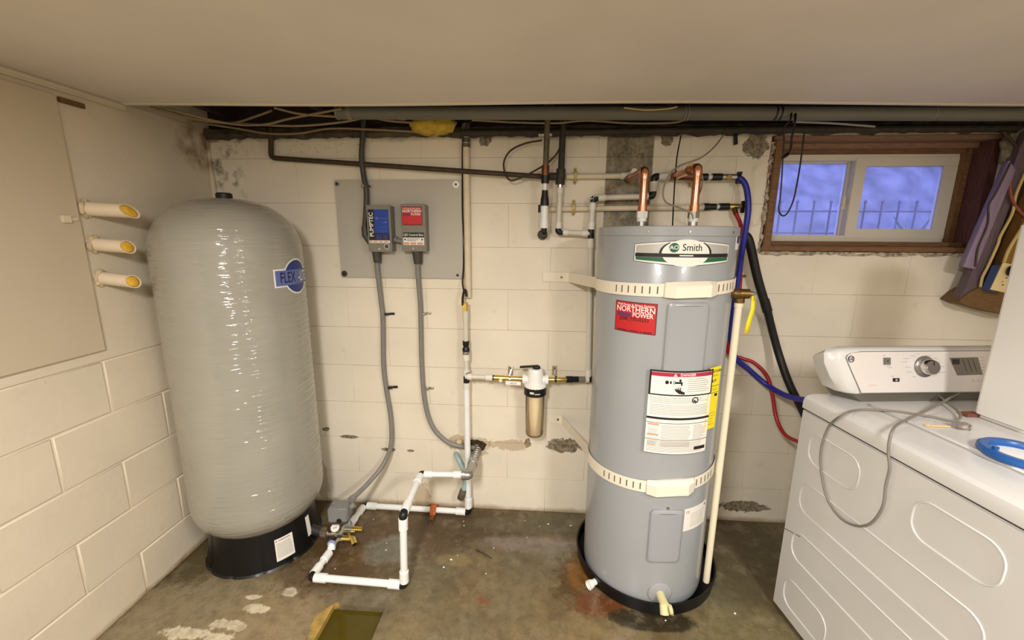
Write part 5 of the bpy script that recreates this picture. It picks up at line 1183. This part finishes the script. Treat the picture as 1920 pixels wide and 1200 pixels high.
# cord
zt_ = .921
cpts = [dtop(1818, 738, 1.0)*0+D(.50, .085, .945), dtop(1745, 766, zt_+.01), dtop(1690, 792, zt_), dside(1668, 812, -.002)+V(0, 0, .0), dside(1667, 830, -.006), dside(1666, 854, -.008), dside(1668, 878, -.008), dside(1661, 910, -.008), dside(1655, 950, -.008), dside(1634, 980, -.008), dside(1607, 986, -.008), dside(1577, 972, -.008), dside(1553, 940, -.008), dside(1542, 900, -.008), dside(1538, 860, -.008), dside(1543, 827, -.008), dside(1556, 797, -.008), dtop(1580, 778, .914), dtop(1615, 768, .912), dtop(1680, 771, .925), dtop(1745, 781, .925), dtop(1790, 789, .925), dtop(1799, 774, .93), D(.40, .10, .935)]
cpts[3] = dside(1674, 806, .012)
tag(MB().tube(cpts, .0036, 8).build('power_cord', CORD), 'thin grey cord looping over the side of the laundry machine', 'cord')
# clear clip and splinter
q = dtop(1803, 797, .93); t = thing('clear_plug', 'clear plastic connector lying beside the white bin', 'connector', (q.x, q.y, .918)); cl_ = mat_glass_clear('clear_plastic', .55, (.95, .92, .86, 1), .1)
b = MB().obox((q.x, q.y, .9275), EX*.017+EY*.006, EY*.011-EX*.004, V(0, 0, .009)); b.build('body', cl_, t, bevel=.002); MB().obox((q.x+.004, q.y, .9275), EX*.009, EY*.006, V(0, 0, .005)).build('contacts', PAPER, t)
q = dtop(1757, 799, .92); tag(MB().obox((q.x, q.y, .9215), EX*.032+EY*.006, EY*.004, V(0, 0, .002)).build('wood_splinter', M('splinter', (226, 196, 132), .6), bevel=.001), 'pale wooden splinter lying on top of the laundry machine', 'splinter')
q = dtop(1818, 779, .92); tag(MB().obox((q.x, q.y, .9245), EX*.022, EY*.012, V(0, 0, .005)).build('leather_scrap', M('scrap', (120, 70, 52), .7), bevel=.001), 'brown scrap lying behind the white bin', 'scrap')

# ================================================================== TIMBER BOX AT THE RIGHT OF THE WINDOW
def plank(name, label, mat, quad, y, th, cat='board'):
    P_ = [ony(u, v, y) for u, v in quad]; n = len(P_); v = P_+[p+V(.006, th, 0) for p in P_]
    return tag(MB().add(v, [tuple(range(n)), tuple(range(2*n-1, n-1, -1))]+[((i+1) % n, i, n+i, n+(i+1) % n) for i in range(n)]).build(name, mat, bevel=.0015, seg=1), label, cat)
plank('casing_strip', 'narrow timber strip with violet window light painted in, beside the window jamb', WOODV, [(1806, 500), (1829, 505), (1905, 318), (1893, 300)], -.122, .030)
plank('rough_stud', 'wide rough stud with violet window light painted in, right of the narrow pale strip', WOODP, [(1800, 562), (1838, 572), (1848, 505), (1900, 372), (1950, 245), (1925, 245), (1893, 330), (1828, 500)], -.09, .046)
plank('dark_stud', 'dark brown stud behind the yellow cable at the window', M('stud_dark', (66, 46, 30), .8, var=.2), [(1836, 560), (1880, 560), (1942, 395), (1990, 245), (1955, 245), (1905, 372), (1850, 505)], -.042, .036)
plank('golden_stud', 'golden brown stud above the cream outlet plate', WOODY, [(1870, 560), (1960, 560), (2030, 245), (1985, 245), (1925, 395), (1884, 490)], -.092, .048)
plank('timber_block', 'stained brown timber block at the foot of the studs', WOODK, [(1798, 566), (1815, 574), (1836, 578), (1878, 590), (1950, 594), (1950, 546), (1838, 538), (1816, 550)], -.10, .095)
tag(MB().tube([ony(u, v, -.105) for u, v in [(1925, 318), (1905, 365), (1898, 400), (1876, 442), (1870, 460), (1852, 500), (1842, 520), (1838, 538)]], .005, 8).build('yellow_cable', CABLEY), 'yellowed cable running down the rough stud to the blue box', 'cable')
tag(MB().tube([ony(u, v, -.108) for u, v in [(1938, 395), (1918, 425), (1893, 465), (1882, 492)]], .006, 8).build('cream_cable', CABLEY), 'cream cable entering the top of the outlet plate', 'cable')
tag(MB().tube([ony(u, v, -.108) for u, v in [(1893, 330), (1894, 360), (1903, 385), (1922, 405), (1940, 410)]], .0055, 8).build('red_cable', M('cable_red', (140, 78, 60), .5)), 'rusty red cable curling over the studs by the window', 'cable')
tag(MB().tube([ony(u, v, -.126) for u, v in [(1895, 305), (1868, 360), (1854, 385), (1852, 420), (1834, 465), (1829, 500)]], .0035, 6).build('black_wire', CABLED), 'thin dark wire stapled along the strip tinted with violet window light', 'wire')
ob = thing('outlet_box', 'blue electrical box with cream outlet plate on the studs', 'outlet', tuple(ony(1860, 550, -.12)))
def pp(u, v, y): return ony(u, v, y)
v = [pp(1840, 543, -.10), pp(1862, 548, -.15), pp(1884, 497, -.15), pp(1860, 497, -.10)]; n = 4; v2 = [p+V(.05, .03, 0) for p in v]
MB().add(v+v2, [(0, 1, 2, 3), (7, 6, 5, 4)]+[((i+1) % n, i, n+i, n+(i+1) % n) for i in range(n)]).build('box', BOXB, ob, bevel=.002)
v = [pp(1857, 543, -.152), pp(1890, 550, -.158), pp(1910, 498, -.158), pp(1881, 492, -.152)]; v2 = [p+V(.002, .006, 0) for p in v]
pl = MB().add(v+v2, [(0, 1, 2, 3), (7, 6, 5, 4)]+[((i+1) % n, i, n+i, n+(i+1) % n) for i in range(n)]).build('outlet_plate', CREAM, ob, bevel=.001, seg=1)
for u, v_, r in [(1887, 521, .0022), (1880, 534, .0022), (1879, 528, .0013)]: q = pp(u, v_, -.157); MB().cyl(q, q-V(0, .003, 0), r, n=8).build('slot', INK, pl)
q = pp(1895, 508, -.158); MB().lathe([(0, .034), (.016, .034), (.022, .024), (.022, 0), (0, 0)], q, (.25, -1, .05), 14).build('black_plug', BLACK, ob)
b = MB(); q = ony(1905, 275, -.04)
v = []; f = []; n = 14
for k in range(8):
    for j in range(n):
        a = 2*math.pi*j/n; ph = math.pi*k/7; r = 1+random.uniform(-.22, .22); v.append((q.x+.055*r*math.sin(ph)*math.cos(a), q.y+.03*r*math.sin(ph)*math.sin(a), q.z+.075*r*math.cos(ph)))
for k in range(7):
    for j in range(n): f.append((k*n+j, k*n+(j+1) % n, (k+1)*n+(j+1) % n, (k+1)*n+j))
tag(b.add(v, f).build('foam_rubble', M('rubble_pale', (150, 142, 118), .9, col2=(96, 86, 58), scale=30, bump=.8), sharp=25), 'pale crumbling rubble packed beside the window header', 'rubble')
tag(MB().tube([ony(u, v, -.07) for u, v in [(1880, 246), (1900, 268), (1925, 300)]], .006, 8).build('grey_cable', CABLED), 'dark cable slanting over the pale rubble', 'cable')

# ================================================================== CABLES AND WIRES
def wire(name, label, pts, r, mat, cat='cable'):
    return tag(MB().tube([ony(u, v, y) for u, v, y in pts], r, 8).build(name, mat), label, cat)
Yg = -.16
for i, (pts, m, l) in enumerate([
    ([(283, 201, -.33), (330, 214, -.25), (400, 228, Yg), (440, 230, Yg), (480, 218, Yg), (510, 207, Yg)], CABLE, 'tan cable sagging then rising to a joist in the dark gap'),
    ([(300, 204, -.33), (380, 226, Yg), (470, 233, Yg), (560, 236, Yg), (640, 229, Yg), (700, 219, Yg), (760, 224, -.1)], CABLE, 'tan cable running from the left wall to the yellow insulation'),
    ([(310, 203, -.33), (420, 230, -.2), (490, 234, -.2), (545, 222, -.2), (640, 204, -.24)], CABLE, 'tan cable crossing over the others toward the grey drain pipe'),
    ([(514, 202, -.25), (560, 213, -.22), (605, 217, -.2), (636, 219, -.2)], CABLE, 'short tan cable ending at the grey drain pipe cap'),
    ([(360, 228, -.1), (440, 240, -.06), (500, 250, -.05), (560, 250, -.05), (620, 241, -.05), (700, 243, -.04), (780, 247, -.04)], CABLE, 'lowest tan cable drooping over the wall top above the rusty pipe'),
    ([(700, 221, -.14), (735, 227, -.1), (790, 231, -.08)], CABLE, 'short tan cable going into the yellow insulation')]):
    wire('loose_cable', l, pts, .0048, m)
wire('white_cable', 'pale cable lying behind the drain pipe above the filter', [(885, 225, -.12), (960, 229, -.10), (1040, 231, -.10), (1100, 226, -.10), (1180, 231, -.10), (1260, 230, -.10), (1290, 222, -.12)], .0042, CABLE)
wire('white_cable', 'pale cable under the drain pipe above the window', [(1488, 228, -.15), (1560, 231, -.12), (1640, 237, -.08)], .0045, M('cable_pale', (170, 162, 160), .5))
wire('sagging_wire', 'thin pale wire sagging just under the ceiling edge', [(1170, 202, -.27), (1210, 206, -.26), (1250, 204, -.26), (1270, 200, -.27)], .003, CABLEY)
wire('black_cable', 'thin black cable running down the wall beside the grey backing board', [(920, 223, -.12), (885, 227, -.08), (871, 243, -.05), (867, 275, -.03), (867, 330, -.015), (867, 400, -.012), (870, 450, -.012), (869, 500, -.012), (867, 530, -.03), (870, 548, -.06)], .0034, BLACKR)
wire('looped_wire', 'brown wire looping in a wide bow behind the drop pipes', [(1016, 263, -.06), (985, 269, -.05), (958, 282, -.05), (945, 303, -.05), (947, 325, -.06), (957, 338, -.07), (975, 334, -.07), (1003, 320, -.06), (1030, 303, -.05), (1047, 283, -.04), (1053, 262, -.03)], .0042, CABLED)
wire('thin_wire', 'thin black wire dropping behind the two copper risers', [(1277, 254, -.03), (1270, 290, -.06), (1266, 330, -.10), (1263, 380, -.16), (1261, 423, -.22)], .0028, BLACK)
wire('thin_wire', 'thin grey wire curving from the joists to the right copper riser', [(1357, 253, -.04), (1338, 277, -.08), (1312, 297, -.14), (1272, 312, -.2), (1252, 333, -.24), (1243, 362, -.26), (1250, 380, -.28), (1275, 390, -.32), (1296, 400, -.345), (1300, 414, -.345)], .0034, M('wire_grey', (150, 142, 126), .5))
wire('hanging_cord', 'black cord hanging in a loop in front of the left window pane', [(1484, 205, -.215), (1482, 224, -.235), (1470, 240, -.22), (1470, 262, -.2), (1468, 292, -.2), (1466, 330, -.2), (1463, 370, -.2), (1460, 392, -.2), (1466, 404, -.2), (1476, 400, -.2), (1488, 374, -.2), (1497, 330, -.2), (1503, 290, -.2), (1508, 248, -.2)], .0030, BLACK, 'cord')
wire('hanging_cord', 'short black cord knotted above the left window pane', [(1492, 205, -.215), (1490, 232, -.235), (1485, 255, -.2), (1482, 280, -.2), (1472, 293, -.2)], .0040, BLACK, 'cord')
q = ony(1470, 294, -.2); b = MB(); b.sweep(smooth([q+V(-.012, -.004, -.008), q+V(.004, -.010, .002), q+V(.014, -.002, .012), q+V(.002, .006, .004), q+V(-.006, -.008, -.004)], 5), .0045, 8); tag(b.build('cord_knot', BLACK), 'black knot in the cord above the left pane', 'knot')
q = ony(1378, 262, 0); tag(MB().obox((q.x, -.006, q.z), (.007, 0, .002), (0, .004, 0), (-.003, 0, .022)).build('tape_scrap', BLACK), 'small black scrap stuck to the wall near the window corner', 'scrap')
q = ony(1397, 518, -.012); tag(MB().cyl((q.x, 0, q.z), (q.x, -.010, q.z), .006, n=12).build('wall_anchor', BRASSD), 'small round anchor in the wall right of the upper strap', 'anchor')
# yellow fibreglass wad
b = MB(); q = ony(812, 234, -.06); v = []; f = []; n = 26; K = 14
for k in range(K+1):
    for j in range(n):
        a = 2*math.pi*j/n; ph = math.pi*k/K; r = 1+random.uniform(-.10, .10); v.append((q.x+.105*r*math.sin(ph)*math.cos(a), q.y+.05*r*math.sin(ph)*math.sin(a), q.z+.045*r*math.cos(ph)))
for k in range(K):
    for j in range(n): f.append((k*n+j, k*n+(j+1) % n, (k+1)*n+(j+1) % n, (k+1)*n+j))
tag(b.add(v, f).build('insulation_wad', INSUL, sharp=180), 'yellow fibreglass wad stuffed above the wall under the drain pipe', 'insulation')

# ================================================================== LITTER ON THE FLOOR
q0, q1 = onz(893, 1030, .004), onz(922, 1047, .004)
tag(MB().cyl(q0, q1, .003, .002, 6).build('twig', CABLED), 'thin dark twig lying on the bare floor between pipe loop and heater', 'twig')
for i, (u, v_, s_) in enumerate([(869, 978, .009), (870, 986, .007), (984, 977, .005), (1012, 988, .006), (1028, 983, .010), (1070, 986, .012), (988, 1008, .006), (926, 1028, .006), (846, 1050, .013), (858, 1042, .008), (832, 1064, .010), (911, 1076, .007), (725, 1019, .008), (724, 1032, .008), (700, 974, .006), (628, 1067, .007), (1475, 987, .006), (1378, 1151, .010), (1262, 1154, .008), (1248, 1164, .006)]):
    q = onz(u, v_, 0); b = MB(); n = 6; a0 = random.uniform(0, 6); pts = [(s_*random.uniform(.35, .6)*math.cos(a0+6.283*j/n), s_*random.uniform(.25, .5)*math.sin(a0+6.283*j/n)) for j in range(n)]
    b.prism(pts, (q.x, q.y, .0005), (1, 0, 0), (0, 1, 0), (0, 0, .0025))
    lb_ = ('white flake just beyond the floor elbow under the riser' if i < 2 else 'tiny white flake on the floor below the filter' if i in (2, 3, 6) else 'larger pale flake on the floor near the drain pan' if i in (4, 5) else
           'pale flake by the tip of the twig' if i == 7 else 'broad square pale flake between the pipe loop and the twig' if i == 8 else 'slim pale flake beside the broad square one' if i == 9 else 'pale flake close to the upright pipe of the loop' if i in (10, 11) else
           'small white flake lying inside the floor pipe loop' if i in (12, 13, 14, 15) else 'small white flake against the wall by the laundry machine' if i == 16 else 'slim white flake right of the drain pan' if i == 17 else 'tiny pale flake on the wet spill before the pan')
    tag(b.build('paint_flake', PAPER if i % 3 else BOARD), lb_, 'flake', 'paint flakes on the floor')
